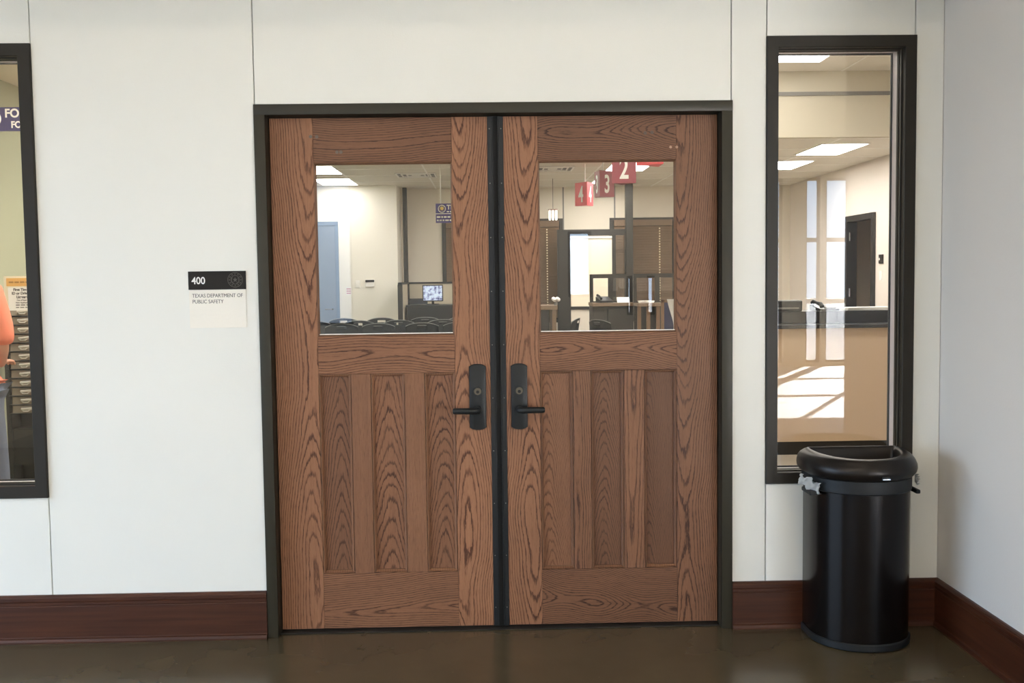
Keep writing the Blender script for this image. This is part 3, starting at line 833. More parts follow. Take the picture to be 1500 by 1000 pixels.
# far windows with wooden blinds
def blind_window(idx, x0, x1, z0, z1, nblinds, label):
    o = empty('window_%d' % idx, label=label, cat='window', kind='structure')
    m = MB(); y0, y1 = YF - .03, YF
    m.box(x0 - .05, x1 + .05, y0, y1, z1, z1 + .05); m.box(x0 - .05, x1 + .05, y0, y1, z0 - .05, z0)
    m.box(x0 - .05, x0, y0, y1, z0, z1); m.box(x1, x1 + .05, y0, y1, z0, z1)
    m.build('frame', M_DARKFR, o)
    m = MB(); m.box(x0, x1, YF - .006, YF - .001, z0, z1); m.build('glass_pane', M_GLASSDARK, o)
    wd = (x1 - x0) / nblinds
    for k in range(nblinds):
        a, c = x0 + k * wd + .02, x0 + (k + 1) * wd - .02
        m = MB(); m.box(a, c, YF - .10, YF - .04, z1 - .09, z1 + .01)
        z = z1 - .12
        while z > z0 + .03:
            m.box(-(c - a) / 2, (c - a) / 2, -.025, .025, -.0015, .0015, m=Matrix.Translation(((a + c) / 2, YF - .07, z)) @ Matrix.Rotation(math.radians(62), 4, 'X'))
            z -= .044
        bl = m.build('blind', M_BLIND, o)
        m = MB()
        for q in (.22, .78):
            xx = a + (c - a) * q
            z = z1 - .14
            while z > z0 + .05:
                m.box(xx - .011, xx + .011, YF - .106, YF - .095, z - .012, z + .012); z -= .044  # pale squares paint the daylight showing through the blind
        m.build('painted_daylight_dot', M_HOLE_LIGHT, bl)
    return o
M_GLASSDARK = pmat('dark_pane', lin(40, 42, 44), 0.1)  # opaque dark pane behind the blinds
blind_window(3, -0.72, 1.24, 0.75, 2.42, 2, 'window with dark wooden blinds on the far wall between the two doors')
blind_window(4, 2.14, 4.2, 0.75, 2.42, 2, 'window with dark wooden blinds on the far wall behind the counter dividers')

# storefront: dark framed glass office with white roller screen
gf = empty('glass_partition', (1.93, 12.95, 0), label='dark framed glass partition with a white roller screen by the far wall', cat='partition')
def gp(o): o.parent = gf; o.matrix_parent_inverse = Matrix.Translation((-1.93, -12.95, 0)); return o
xa, xb, xc, xd = PX(817, 17.1), PX(836, 17.1), PX(897, 17.1), PX(921, 17.1)
m = MB(); m.box(xa, xd, 12.90, 12.98, 2.16, 2.26); m.box(xa, xb, 12.90, 12.98, 0, 2.16); m.box(xc, xc + .06, 12.90, 12.98, 0, 2.16); m.box(xd - .06, xd, 12.90, 12.98, 0, 2.16); m.box(xb, xc, 12.90, 12.98, .93, .98)
gp(m.build('frame', M_DARKFR))
m = MB(); m.box(xb, xc, 12.93, 12.945, .98, 2.10); gp(m.build('roller_screen', pmat('roller_screen_white', lin(240, 228, 204), .6)))
m = MB(); m.cyl((xb, 12.935, 2.125), (xc, 12.935, 2.125), .025); gp(m.build('roller_tube', M_WHITE))
m = MB(); m.box(xc + .06, xd - .06, 12.935, 12.943, 0, 2.16); gp(m.build('glass_pane', M_GLASS))
m = MB(); m.box(xb, xc, 12.92, 12.96, 0, .93); gp(m.build('kick_panel', M_OWALL))

# hanging number signs
M_RED = pmat('sign_red', lin(218, 78, 86), 0.5)
M_RED_DIM = pmat('sign_red_shaded', lin(152, 70, 82), 0.5)  # same red with shade put into the colour
def number_sign(d, px, rz, digit, label, mats):
    X, Y = PX(px, d), D2Y(d)
    t = empty('number_sign', (X, Y, 2.44), rz, label, 'sign', 'hanging counter numbers')
    s = .25; h = .31
    r = s / math.sqrt(3)
    vs = [(r * math.cos(a), r * math.sin(a)) for a in (-PI / 2, PI / 6, 5 * PI / 6)]
    m = MB(); m.prism(vs, 'z', 0, h)
    body = m.build('prism_body', mats, t)
    ap = r * .5
    for k, ang in enumerate((PI / 6, 5 * PI / 6, -PI / 2 + 2 * PI)):
        # face normals point at angles -30, 90, 210
        na = (-PI / 6, PI / 2, 7 * PI / 6)[k]
        nx, ny = math.cos(na), math.sin(na)
        rzf = na + PI / 2
        text('lettering', digit, .30, M_WHITE, body, (nx * (ap + .002), ny * (ap + .002), .05), (PI / 2, 0, rzf), bold=.006, ext=.001, align='CENTER', sx=.66)
    m = MB(); m.cyl((0, 0, h), (0, 0, 3.0 - 2.44), .008, None, 8); m.build('hanging_rod', M_WHITE, t)
    return t
number_sign(14.0, 858, math.radians(5), '4', 'red three-sided hanging sign numbered 4, farthest of the row', M_RED)
number_sign(12.5, 884, math.radians(-22), '3', 'three-sided hanging sign numbered 3 between the 4 and the 2', M_RED_DIM)
number_sign(10.75, 914, math.radians(58), '2', 'red hanging sign, coloured as shaded, numbered 2 showing one face', M_RED_DIM)
number_sign(9.0, 957, math.radians(30), '1', 'red hanging sign cut off by the top of the right door glass', M_RED)

# purple hanging sign with badge
M_PURP = pmat('sign_indigo', lin(58, 44, 128), .5)
M_GOLD = pmat('badge_gold', lin(226, 196, 110), .5)
ps = empty('hanging_sign', (-0.345, D2Y(14.0), 2.23), label='indigo hanging sign with a gold star badge in the left door glass', cat='sign', group='indigo hanging signs')
m = MB(); m.box(-.35, .35, 0, .02, 0, .26); pb = m.build('board', M_PURP, ps)
m = MB(); m.box(-.35, .35, -.003, 0, .118, .128); m.build('white_rule', M_WHITE, pb)
m = MB(); ring(m, -.265, .19, .048, .006, -.002, 0); m.build('badge_ring', M_WHITE, pb)
m = MB(); m.prism(star_poly(-.265, .195, .038, 7, .5), 'y', -.004, 0); m.build('badge_star', M_GOLD, pb)
text('lettering', 'TEXAS', .085, M_WHITE, pb, (-.20, -.001, .182), bold=.003)
def strokes(name, parent, x0, x1, z, h, y=-.003):
    """small print too far away to read: a row of word-length strokes"""
    m = MB(); x = x0
    while x < x1 - .01:
        wl = random.uniform(.018, .055); m.box(x, min(x + wl, x1), y, 0, z, z + h); x += wl + .012
    return m.build(name, M_WHITE, parent)
strokes('small_print', pb, -.20, .33, .142, .016)
strokes('small_print', pb, -.335, .33, .068, .022); strokes('small_print', pb, -.335, .33, .024, .020)
for xx in (-.28, .28):
    m = MB(); m.cyl((xx, .01, .26), (xx, .01, 3.0 - 2.23), .006, None, 8); m.build('hanging_wire', M_WHITE, ps)

# FO sign at the left window
fs = empty('hanging_sign', (-2.86, D2Y(6.05), 2.36), label='indigo hanging sign with white letters FO at the left window', cat='sign', group='indigo hanging signs')
m = MB(); m.box(-.28, .45, 0, .02, 0, .135); fb = m.build('board', pmat('sign_navy', lin(44, 40, 98), .5), fs)
x0 = PX(7, 6.05, 172) + 2.86
text('lettering', 'FOR', .068, M_WHITE, fb, (x0, -.001, .078), bold=.002, sx=.95)
text('lettering', 'FORMS', .052, M_WHITE, fb, (x0 + .034, -.001, .018), bold=.0018, sx=.9)
m = MB(); ring(m, x0 - .07, .07, .045, .005, -.002, 0); m.build('badge_ring', M_WHITE, fb)
for xx in (-.2, .38):
    m = MB(); m.cyl((xx, .01, .135), (xx, .01, 2.74 - 2.36), .004, None, 8); m.build('hanging_wire', M_WHITE, fs)

# ---- wall fittings on the cream wall
def small(name, x, z, w_, h_, d_, mat, label, cat):
    m = MB(); m.box(x - w_ / 2, x + w_ / 2, YW - d_, YW, z - h_ / 2, z + h_ / 2, .004, 1)
    return tag(m.build(name, mat), label, cat)
o = small('light_switch', PX(524, 16.8), 1.40, .075, .12, .012, M_WHITE, 'white light switch on the cream wall left of the thermostat', 'switch')
m = MB(); m.box(PX(524, 16.8) - .012, PX(524, 16.8) + .012, YW - .018, YW - .012, 1.38, 1.42); m.build('rocker', M_WHITE, o)
o = small('wall_thermostat', PX(542, 16.8), 1.415, .15, .12, .03, M_WHITE, 'white thermostat with a dark display on the cream wall', 'thermostat')
m = MB(); m.box(PX(542, 16.8) - .072, PX(542, 16.8) + .072, YW - .033, YW - .029, 1.43, 1.468); m.build('display', M_BLACKP, o)
o = small('wall_notice', PX(510.5, 16.8), 1.29, .09, .14, .006, M_PAPER, 'small pink and white notice beside the blue door', 'notice')
m = MB()
for k in range(3): m.box(PX(510.5, 16.8) - .035, PX(510.5, 16.8) + .035, YW - .008, YW - .0055, 1.245 + k * .035, 1.265 + k * .035)
m.build('print', pmat('faded_red', lin(206, 160, 170), .7), o)
# blue door
M_BLUE = pmat('blue_grey_door', lin(128, 141, 157), .45)
bd = empty('door_3', label='blue-grey door in the cream wall at the left of the left door glass', cat='door', kind='structure')
xb1 = PX(497, 16.8)
m = MB(); m.box(xb1 - .90, xb1 - .05, YW - .02, YW, .01, 2.36, .003, 1); m.build('leaf', M_BLUE, bd)
m = MB(); m.box(xb1 - .05, xb1, YW - .03, YW, 0, 2.42); m.box(xb1 - .95, xb1 - .90, YW - .03, YW, 0, 2.42); m.box(xb1 - .90, xb1 - .05, YW - .03, YW, 2.36, 2.42)
m.build('frame', pmat('blue_grey_frame', lin(118, 136, 158), .45), bd)
m = MB(); m.cyl((xb1 - .11, YW - .07, 1.0), (xb1 - .11, YW - .02, 1.0), .012); m.tube([(xb1 - .11, YW - .07, 1.0), (xb1 - .23, YW - .07, 1.0)], .009)
m.build('handle', M_CHROME, bd)
# right wall brown door
M_BRN = dark_wood('brown_door', lin(88, 52, 40), lin(112, 70, 54), 'z')
rd = empty('door_4', label='reddish brown door standing open in a dark frame, right side window', cat='door', kind='structure')
m = MB(); m.box(5.16, 5.31, 9.46, 9.54, 0, 2.29); m.box(5.16, 5.31, 10.46, 10.54, 0, 2.29); m.box(5.16, 5.31, 9.54, 10.46, 2.21, 2.29)
m.build('frame', M_DARKFR, rd)
m = MB(); m.box(0, .90, -.022, .022, .01, 2.20, m=Matrix.Translation((5.26, 9.56, 0)) @ Matrix.Rotation(math.radians(52), 4, 'Z'))
m.build('leaf', M_BRN, rd)
m = MB()
for z in (.3, 1.2, 2.0): m.cyl((5.20, 10.44, z - .06), (5.20, 10.44, z + .06), .014)
m.build('hinge', M_CHROME, rd)
wallbox('wall_office_hall', [(6.2, 6.3, 8.5, 11.8, 0, 3.0), (5.3, 6.3, 11.7, 11.8, 0, 3.0), (5.3, 6.3, 8.4, 8.5, 0, 3.0), (5.3, 6.3, 8.5, 11.7, 3.0, 3.1)], M_OWALL, 'dim wall of the room behind the open brown door')
m = MB(); m.box(5.3, 6.3, 8.5, 11.7, -.1, 0); tag(m.build('floor_hall', M_CARPET), 'tan carpet behind the open brown door', 'floor', kind='structure')
m = MB(); m.box(5.185, 5.2, 9.18, 9.32, 1.60, 1.72, .002, 1)
o = tag(m.build('door_sign', M_SIGNB), 'small black room sign right of the open brown door', 'sign')
m = MB(); m.box(5.183, 5.186, 9.27, 9.30, 1.645, 1.675); m.build('symbol', M_WHITE, o)
m = MB(); m.box(5.19, 5.2, 9.22, 9.30, 1.38, 1.50, .002, 1)
tag(m.build('light_switch', M_WHITE), 'white switch plate under the black room sign', 'switch')

# ---- near counter seen in the side window
M_LAM = pmat('beige_laminate', lin(206, 180, 150), .42, var=.04, vscale=3)
nc = empty('service_counter', (3.2, 4.3, 0), label='beige fronted service counter with black top behind the right side window', cat='counter')
def nn(o): o.parent = nc; o.matrix_parent_inverse = Matrix.Translation((-3.2, -4.3, 0)); return o
m = MB(); m.box(1.75, 4.6, 4.05, 4.07, .11, 1.035); nn(m.build('front_panel', M_LAM))
m = MB(); m.box(1.77, 4.58, 4.07, 4.60, .11, 1.035); nn(m.build('carcass', M_LAM))
m = MB(); m.box(1.78, 4.57, 4.07, 4.58, 0, .11); nn(m.build('kick_plate', M_DARKFR))
m = MB(); m.box(1.72, 4.63, 4.02, 4.64, 1.035, 1.065, .004, 2); nn(m.build('worktop', M_BLACKP))
m = MB(); m.box(1.74, 4.61, 4.30, 4.62, 1.065, 1.165, .004, 2); nn(m.build('raised_ledge', M_BLACKP))
for k, (x, y, w_, h_, rz, z) in enumerate(((3.22, 4.46, .42, .024, .05, 1.166),)):
    m = MB()
    for j in range(4): m.box(-w_ / 2, w_ / 2, -.11, .11, j * .006, j * .006 + .0055, m=Matrix.Translation((x, y, z)) @ Matrix.Rotation(rz + j * .02, 4, 'Z'))
    tag(m.build('paper_stack', M_PAPER), 'low stack of white papers on the black counter ledge', 'papers')
ph = empty('desk_phone', (2.86, 4.45, 1.166), .2, 'black desk phone on the counter ledge left of the papers', 'telephone')
m = MB(); m.prism([(-.09, 0), (.09, 0), (.09, .05), (-.09, .015)], 'x', -.09, .09); m.build('base', M_BLACKP, ph)
m = MB(); m.tube([(-.07, -.08, .035), (-.07, -.06, .055), (-.07, 0, .062), (-.07, .06, .075), (-.07, .08, .062)], [.02, .018, .014, .018, .02], 10); m.build('handset', M_BLACKP, ph, True)
m = MB(); m.box(-.03, .07, -.06, .05, .03, .038, m=Matrix.Rotation(.19, 4, 'X')); m.build('keypad', M_GREY, ph)
pr = empty('card_printer', (2.52, 4.42, 1.166), -.1, 'grey box-shaped card printer at the left end of the visible counter ledge', 'printer')
m = MB(); m.box(-.12, .12, -.09, .09, 0, .09, .012, 3); m.build('housing', M_BLACKP, pr, True)
m = MB(); m.box(-.09, .09, -.094, -.088, .02, .032); m.build('card_slot', M_GREY, pr)
# box and dark bag on the carpet under the window
m = MB(); m.box(-.16, .16, -.11, .11, 0, .14, .004, 1, m=Matrix.Translation((2.05, 3.75, 0)) @ Matrix.Rotation(.2, 4, 'Z'))
fb_ = tag(m.build('floor_box', pmat('kraft_card', lin(196, 170, 130), .8)), 'tan cardboard box on the carpet behind the bottom corner of the right side window', 'box')
m = MB(); m.box(-.14, .14, -.09, .09, .14, .143, m=Matrix.Translation((2.05, 3.75, 0)) @ Matrix.Rotation(.2, 4, 'Z')); m.build('flap', M_PAPER, fb_)

# ---- waiting chairs
M_CHAIR = pmat('black_chair_plastic', lin(46, 50, 56), .35)
M_RIM = pmat('chair_rim', lin(150, 152, 150), .3)
def make_chair():
    t = empty('waiting_chair', (0, 0, 0))
    W, H0, H1 = .226, .50, .905
    def P(s, tt):
        # s -1..1 across, tt 0..1 up ; crowned top edge
        x = W * s * (1 - .05 * tt)
        z = H0 + (H1 - H0) * tt - .045 * tt * abs(s) ** 2.4
        y = -.06 * (abs(s) ** 2) + .06 * tt      # wraps round the sitter, leans back
        return Vector((x, -y, z))
    ns, nt_ = 22, 12
    b_ = bmesh.new()
    V = {(i, j): b_.verts.new(P(-1 + 2 * i / ns, j / nt_)) for i in range(ns + 1) for j in range(nt_ + 1)}
    for i in range(ns):
        for j in range(nt_):
            if 8 <= i < 14 and j == 10: continue           # hand slot
            b_.faces.new((V[i, j], V[i + 1, j], V[i + 1, j + 1], V[i, j + 1]))
    bmesh.ops.solidify(b_, geom=list(b_.faces), thickness=.012)
    m = MB(); m._merge(b_); m.build('backrest', M_CHAIR, t, True, 60)
    m = MB()
    m.tube([P(-1 + 2 * k / 30, 1) for k in range(31)], .0045, 6)
    m.tube([P(-.27 + .54 * k / 8, 11 / 12) for k in range(9)], .0035, 6)
    m.build('rim', M_RIM, t, True)
    m = MB(); m.box(-.22, .22, .03, .46, .43, .455, .02, 3); m.build('seat', M_CHAIR, t, True)
    for sx in (-1, 1):
        m = MB(); m.tube([(sx * .20, .42, .44), (sx * .212, .45, .0)], .012, 10); m.build('leg', M_CHROME, t, True)
        m = MB(); m.tube([(sx * .21, .06, .44), (sx * .215, -.04, .0)], .012, 10); m.build('leg', M_CHROME, t, True)
        m = MB(); m.tube([(sx * .20, .40, .43), (sx * .215, .05, .43), (sx * .22, .0, .50), (sx * .222, .01, .60)], .011, 10); m.build('side_tube', M_CHROME, t, True)
    return t
chair0 = make_chair()
rows = [(13.4, [(499, 'front-row chair seen whole at the left bottom of the left door glass'), (553, 'front-row chair second from left at the bottom of the left door glass'), (617, 'front-row chair third from left at the bottom of the left door glass'), (672, 'front-row chair half hidden by the right edge of the left door glass')]),
        (14.4, [(460, 'middle-row chair cut by the left edge of the left door glass'), (524, 'middle-row chair between the first and second front-row chairs'), (583, 'middle-row chair before the dark cubicle wing'), (648, 'middle-row chair before the right part of the dark desk')]),
        (15.3, [(502, 'back-row chair below the blue door'), (558, 'back-row chair below the thermostat'), (622, 'back-row chair below the lit monitor'), (677, 'back-row chair mostly hidden by the door stile')])]
first = True
for d, lst in rows:
    for px, lab in lst:
        o = chair0 if first else copy_tree(chair0)
        first = False
        o.location = (PX(px, d), D2Y(d), 0)
        o.rotation_euler = (0, 0, random.uniform(-.03, .03))
        tag(o, 'black plastic ' + lab, 'chair', 'waiting room chairs in rows')
for d, px, rz, lab in ((14.2, 842, 1.25, 'black chair at the dark desk in the right door glass'), (13.6, 878, -.95, 'black chair before the charcoal counter in the right door glass')):
    o = copy_tree(chair0); o.location = (PX(px, d), D2Y(d), 0); o.rotation_euler = (0, 0, rz)
    tag(o, lab, 'chair', 'chairs by the counters')

# ---- cubicle with monitor (left door)
M_FAB = pmat('partition_fabric', lin(190, 180, 158), .9, bump=.15, bscale=300)
cp = empty('cubicle_partition', (-0.5, 13.0, 0), label='beige cubicle partition with dark edges behind the monitor', cat='partition')
def cc(o): o.parent = cp; o.matrix_parent_inverse = Matrix.Translation((.5, -13.0, 0)); return o
m = MB(); m.box(-1.32, .5, 13.02, 13.06, .05, 1.39); cc(m.build('back_panel', M_FAB))
m = MB(); m.box(-1.37, -1.33, 11.65, 12.80, .05, 1.39); cc(m.build('wing_panel', M_FAB))
m = MB(); m.box(-1.38, .5, 13.01, 13.07, 1.39, 1.42); m.box(-1.38, -1.32, 11.55, 13.0, 1.39, 1.42); m.box(-1.385, -1.315, 11.55, 11.65, 0, 1.39); m.box(-1.345, -1.315, 13.0, 13.07, 0, 1.39)
cc(m.build('edge_trim', M_DARKFR))
dk = empty('reception_desk', (-.4, 12.32, 0), label='tall black desk under the monitor inside the cubicle', cat='desk')
m = MB(); m.box(-.88, .75, -.30, -.26, 0, 1.03); m.build('front_panel', M_BLACKP, dk)
m = MB(); m.box(-.90, .77, -.32, .24, 1.03, 1.06, .004, 1); m.build('desk_top', M_BLACKP, dk)
m = MB(); m.box(-.88, -.85, -.26, .23, 0, 1.03); m.build('side_panel', M_BLACKP, dk)
m = MB(); m.box(.72, .75, -.26, .23, 0, 1.03); m.build('side_panel', M_BLACKP, dk)
mo = empty('monitor', (PX(633.5, 16.5), D2Y(16.5), 1.06), label='small lit monitor showing bluish camera views on the black desk', cat='monitor')
m = MB(); m.box(-.165, .165, 0, .05, .05, .315, .008, 2); m.build('bezel', M_BLACKP, mo)
M_SCR, nt, bs = new_mat('screen_image')
bs.inputs['Base Color'].default_value = (0.02, 0.02, 0.03, 1)
tcx = nt.nodes.new('ShaderNodeTexCoord'); nz = nt.nodes.new('ShaderNodeTexNoise'); nz.inputs['Scale'].default_value = 17; nz.inputs['Detail'].default_value = 4
cr = nt.nodes.new('ShaderNodeValToRGB')
cr.color_ramp.elements[0].position = .36; cr.color_ramp.elements[0].color = (.05, .06, .22, 1)
cr.color_ramp.elements[1].position = .55; cr.color_ramp.elements[1].color = (.75, .85, 1.0, 1)
nt.links.new(tcx.outputs['Object'], nz.inputs['Vector']); nt.links.new(nz.outputs['Fac'], cr.inputs[0])
nt.links.new(cr.outputs[0], bs.inputs['Emission Color']); bs.inputs['Emission Strength'].default_value = 1.1
m = MB(); m.box(-.15, .15, -.002, 0, .067, .30); m.build('screen', M_SCR, mo)
m = MB(); m.box(-.02, .02, .02, .04, .01, .06); m.box(-.10, .10, -.04, .09, 0, .012, .004, 1); m.build('stand', M_BLACKP, mo)
oc = empty('office_chair', (PX(612, 16.95), 12.83, 0), label='dark round-backed office chair behind the left end of the black desk', cat='office chair')
m = MB(); m.box(-.17, .15, -.03, .03, .55, 1.15, .028, 4)
m.build('backrest', M_CHAIR, oc, True); m = MB(); m.box(-.17, .17, -.165, -.03, .42, .48, .02, 3); m.build('seat', M_CHAIR, oc, True)
m = MB(); m.cyl((0, -.09, .08), (0, -.09, .42), .03); m.box(-.02, .02, -.06, -.02, .45, .65)
for k in range(5):
    a = 2 * PI * k / 5; m.tube([(0, -.09, .1), (.10 * math.cos(a), -.09 + .07 * math.sin(a), .05), (.12 * math.cos(a), -.09 + .075 * math.sin(a), .0)], .014, 8)
m.build('swivel_base', M_BLACKP, oc)

# ---- desks, counters and dividers (right door)
M_WOODT = pmat('desk_top_wood', lin(128, 106, 84), .5)
M_CHAR = pmat('charcoal_laminate', lin(52, 50, 50), .5)
ds = empty('side_desk', (PX(803, 15.2), D2Y(15.2), 0), label='dark desk with a brown top at the left of the right door glass', cat='desk')
m = MB(); m.box(-.45, .12, -.25, .40, 1.0, 1.06, .004, 1); m.build('desk_top', M_WOODT, ds)
m = MB(); m.box(-.43, .0, -.22, -.18, 0, 1.0); m.build('front_panel', M_CHAR, ds)
m = MB(); m.box(.04, .10, -.22, .38, 0, 1.0); m.build('side_panel', M_WOODT, ds)
fl = empty('white_flower_ornament', (PX(814, 15.2), D2Y(15.2), 1.06), label='small white flower ornament on the brown desk top', cat='ornament')
m = MB(); m.cyl((0, 0, 0), (0, 0, .05), .03, .02, 14); m.build('pot', M_GREY, fl, True)
m = MB()
for k in range(6):
    a = k * PI / 3
    b_ = bmesh.new(); bmesh.ops.create_icosphere(b_, subdivisions=2, radius=.032)
    m._merge(b_, Matrix.Translation((.035 * math.cos(a), .035 * math.sin(a), .08 + .012 * (k % 2))))
m.build('bloom', M_WHITE, fl, True)
co = empty('station_counter', (PX(897, 15.0), D2Y(15.0), 0), label='charcoal counter with brown top under the left glazed divider', cat='counter', group='counter stations')
wdt = PX(925, 15.0) - PX(865, 15.0)
m = MB(); m.box(-wdt / 2, wdt / 2, -.05, .55, 1.04, 1.09, .004, 1); m.build('worktop', M_WOODT, co)
m = MB(); m.box(-wdt / 2 + .01, -wdt * .14, 0, .03, 0, 1.04); m.box(-wdt * .12, wdt / 2 - .01, -.02, .03, 0, 1.0, .003, 1); m.build('front_panel', M_CHAR, co)
m = MB(); m.box(-wdt / 2 + .01, wdt / 2 - .01, .03, .52, 0, 1.04); m.build('carcass', M_CHAR, co)
co2 = empty('station_counter', (PX(962, 14.6), D2Y(14.6), 0), label='brown wooden counter under the right glazed divider', cat='counter', group='counter stations')
m = MB(); m.box(-.28, .42, -.05, .55, 1.04, 1.09, .004, 1); m.build('worktop', M_WOODT, co2)
M_TEAK = pmat('brown_wood_post', lin(126, 98, 74), .5)
for xx in (-.25, -.12, .02, .2):
    m = MB(); m.box(xx - .025, xx + .025, 0, .05, 0, 1.04); m.build('post', M_TEAK, co2)
m = MB(); m.box(-.27, .40, .40, .43, 0, 1.04); m.build('rear_panel', M_CHAR, co2)
m = MB(); m.box(-.27, .40, .05, .40, .55, .58); m.build('shelf', M_TEAK, co2)
def divider(x0, x1, y, splits, label):
    t = empty('glazed_divider', ((x0 + x1) / 2, y, 1.09), label=label, cat='divider', group='glazed counter dividers')
    hw = (x1 - x0) / 2; H = .42
    m = MB(); m.box(-hw, hw, 0, .04, H - .06, H); m.box(-hw, hw, 0, .04, 0, .02); m.box(-hw, -hw + .05, 0, .04, .02, H - .06); m.box(hw - .05, hw, 0, .04, .02, H - .06)
    for s_ in splits: m.box(s_ - .035, s_ + .035, 0, .04, .02, H - .06)
    m.build('frame', M_DARKFR, t)
    m = MB(); m.box(-hw + .05, hw - .05, .016, .024, .02, H - .06); m.build('glass_pane', M_GLASS, t)
divider(PX(865, 15.1), PX(926, 15.1), D2Y(15.1) + .1, [.0], 'left dark framed glass divider standing on the charcoal counter')
divider(PX(929, 14.7), PX(1000, 14.7), D2Y(14.7) + .1, [.0], 'right dark framed glass divider standing on the brown counter')
p2 = empty('counter_telephone', (PX(885, 15.05), D2Y(15.05), 1.09), .3, 'black telephone on the charcoal counter top', 'telephone')
m = MB(); m.prism([(-.09, 0), (.09, 0), (.09, .09), (-.09, .03)], 'x', -.1, .1); m.build('base', M_BLACKP, p2)
m = MB(); m.tube([(-.08, -.07, .06), (-.08, 0, .10), (-.08, .07, .11)], [.02, .014, .02], 8); m.build('handset', M_BLACKP, p2, True)
m = MB(); m.box(-.09, .09, -.002, .002, 0, .10, m=Matrix.Translation((PX(913, 14.98), D2Y(14.98), 1.091)) @ Matrix.Rotation(-.7, 4, 'X') @ Matrix.Rotation(.0, 4, 'Z'))
tag(m.build('paper_form', M_PAPER), 'white form propped up on the charcoal counter top', 'paper')
m = MB()
for j in range(5): m.box(-.1, .1, -.07, .07, j * .006, j * .006 + .0055, m=Matrix.Translation((PX(945, 14.75), D2Y(14.66), 1.091)) @ Matrix.Rotation(.08 * j, 4, 'Z'))
tag(m.build('paper_stack', M_PAPER), 'loose stack of white papers on the brown counter', 'papers')
# coat on stand at the right edge
ct = empty('coat_hook_board', (PX(975, 13.6), D2Y(13.6), 0), label='brown wooden post frame at the right edge of the right door glass', cat='rack')
m = MB(); m.box(-.06, -.02, 0, .04, 0, 1.16); m.build('post', M_TEAK, ct)
m = MB(); m.box(.30, .34, 0, .04, 0, 1.16); m.build('post', M_TEAK, ct)
m = MB(); m.box(-.06, .34, 0, .04, 1.12, 1.16); m.build('rail', M_TEAK, ct)
m = MB(); m.box(-.02, .30, .015, .03, .5, 1.12); m.build('infill_panel', pmat('dark_blue_cloth', lin(36, 44, 84), .8), ct)
m = MB(); b_ = bmesh.new(); g_ = {}
for i in range(15):
    for j in range(19):
        u, v = i / 14, j / 18
        wdt_ = .17 * (1 - .35 * v) + .03 * math.sin(5 * v)
        if j < 3:
            g_[i, j] = b_.verts.new((.10 + (u - .5) * .17, .034 - .018 * j, 1.1635)); continue
        g_[i, j] = b_.verts.new((.10 + .05 * math.sin(2.6 * v) + (u - .5) * wdt_, -.006 - .022 * v - .014 * (1 + math.sin(u * 15 + 2 * v)) * (.3 + .7 * v), 1.165 - .42 * v - .05 * abs(u - .4) * v))
for i in range(14):
    for j in range(18): b_.faces.new((g_[i, j], g_[i + 1, j], g_[i + 1, j + 1], g_[i, j + 1]))
bmesh.ops.solidify(b_, geom=list(b_.faces), thickness=.004)
m._merge(b_)
tag(m.build('white_cloth', M_PAPER, None, True), 'white cloth draped over the dark blue panel at the right edge of the right door', 'cloth')
bpy.data.objects['white_cloth'].location = ct.location

# pendant lamps
def pendant(px, d, zb, label):
    t = empty('pendant_lamp', (PX(px, d), D2Y(d), zb), label=label, cat='lamp', group='small pendant lamps')
    for k in (-1, 0, 1):
        m = MB(); m.cyl((k * .05, 0, 0), (k * .05, 0, .15), .016, None, 12); m.build('glass_tube', M_LAMPS, t, True)
    m = MB(); m.box(-.075, .075, -.03, .03, .15, .17); m.build('holder', M_CHROME, t)
    m = MB(); m.cyl((0, 0, .17), (0, 0, 3.0 - zb), .004, None, 6); m.build('cord', M_BLACKP, t)
M_LAMPS = emis_mat('pendant_glow', (1, .9, .74, 1), 3.5)
pendant(811, 16.0, 2.36, 'small three-tube pendant lamp left in the right door glass')

# ------------------------------------------------------------------ form rack, poster, person at the left window
RX = PX(12, 6.25, 520) + .185
rk = empty('form_rack', (RX, D2Y(6.3), 0), label='black upright rack holding rows of clipboards behind the left window', cat='rack')
m = MB(); m.box(-.20, .22, .05, .09, 0, 1.335); m.build('back_board', M_BLACKP, rk)
for sx in (-.20, .19):
    m = MB(); m.box(sx, sx + .03, -.07, .05, 0, 1.335); m.build('side_post', M_BLACKP, rk)
m = MB(); m.box(-.20, .22, -.20, .09, 0, .06); m.build('foot', M_BLACKP, rk)
m = MB(); m.box(-.17, .19, -.06, .05, .38, .60); m.build('lower_bin', M_BLACKP, rk)
zs = [1.338 - k * .0535 for k in range(12)]
for k, z in enumerate(zs):
    m = MB(); m.box(-.17, .19, -.10, .05, z - .054, z - .0515); m.build('tier', M_BLACKP, rk)
# clipboards
M_CLIPB = pmat('clipboard_paper', lin(158, 148, 132), .8)
M_CLIP = pmat('bright_clip_metal', lin(226, 222, 214), .28, metal=.35)
def make_clipboard():
    t = empty('clipboard', (0, 0, 0))
    m = MB(); m.box(-.16, .16, -.004, 0, 0, .046, .0015, 1); m.build('board', pmat('clipboard_brown', lin(96, 82, 66), .6), t)
    m = MB(); m.box(-.155, .155, -.006, -.004, .0, .042); m.build('sheet', M_CLIPB, t)
    m = MB(); m.box(-.085, -.005, -.013, -.004, .018, .027, .002, 2); m.cyl((-.10, -.017, .024), (-.01, -.018, .029), .008, None, 10); m.tube([(-.10, -.012, .02), (-.085, -.02, .010), (-.06, -.02, .010), (-.05, -.013, .02)], .004, 6); m.box(-.03, .07, -.016, -.005, .026, .036, .002, 2); m.cyl((-.03, -.022, .036), (.07, -.022, .034), .009, None, 10)
    m.build('clip', M_CLIP, t, True)
    return t
cb0 = make_clipboard(); first = True
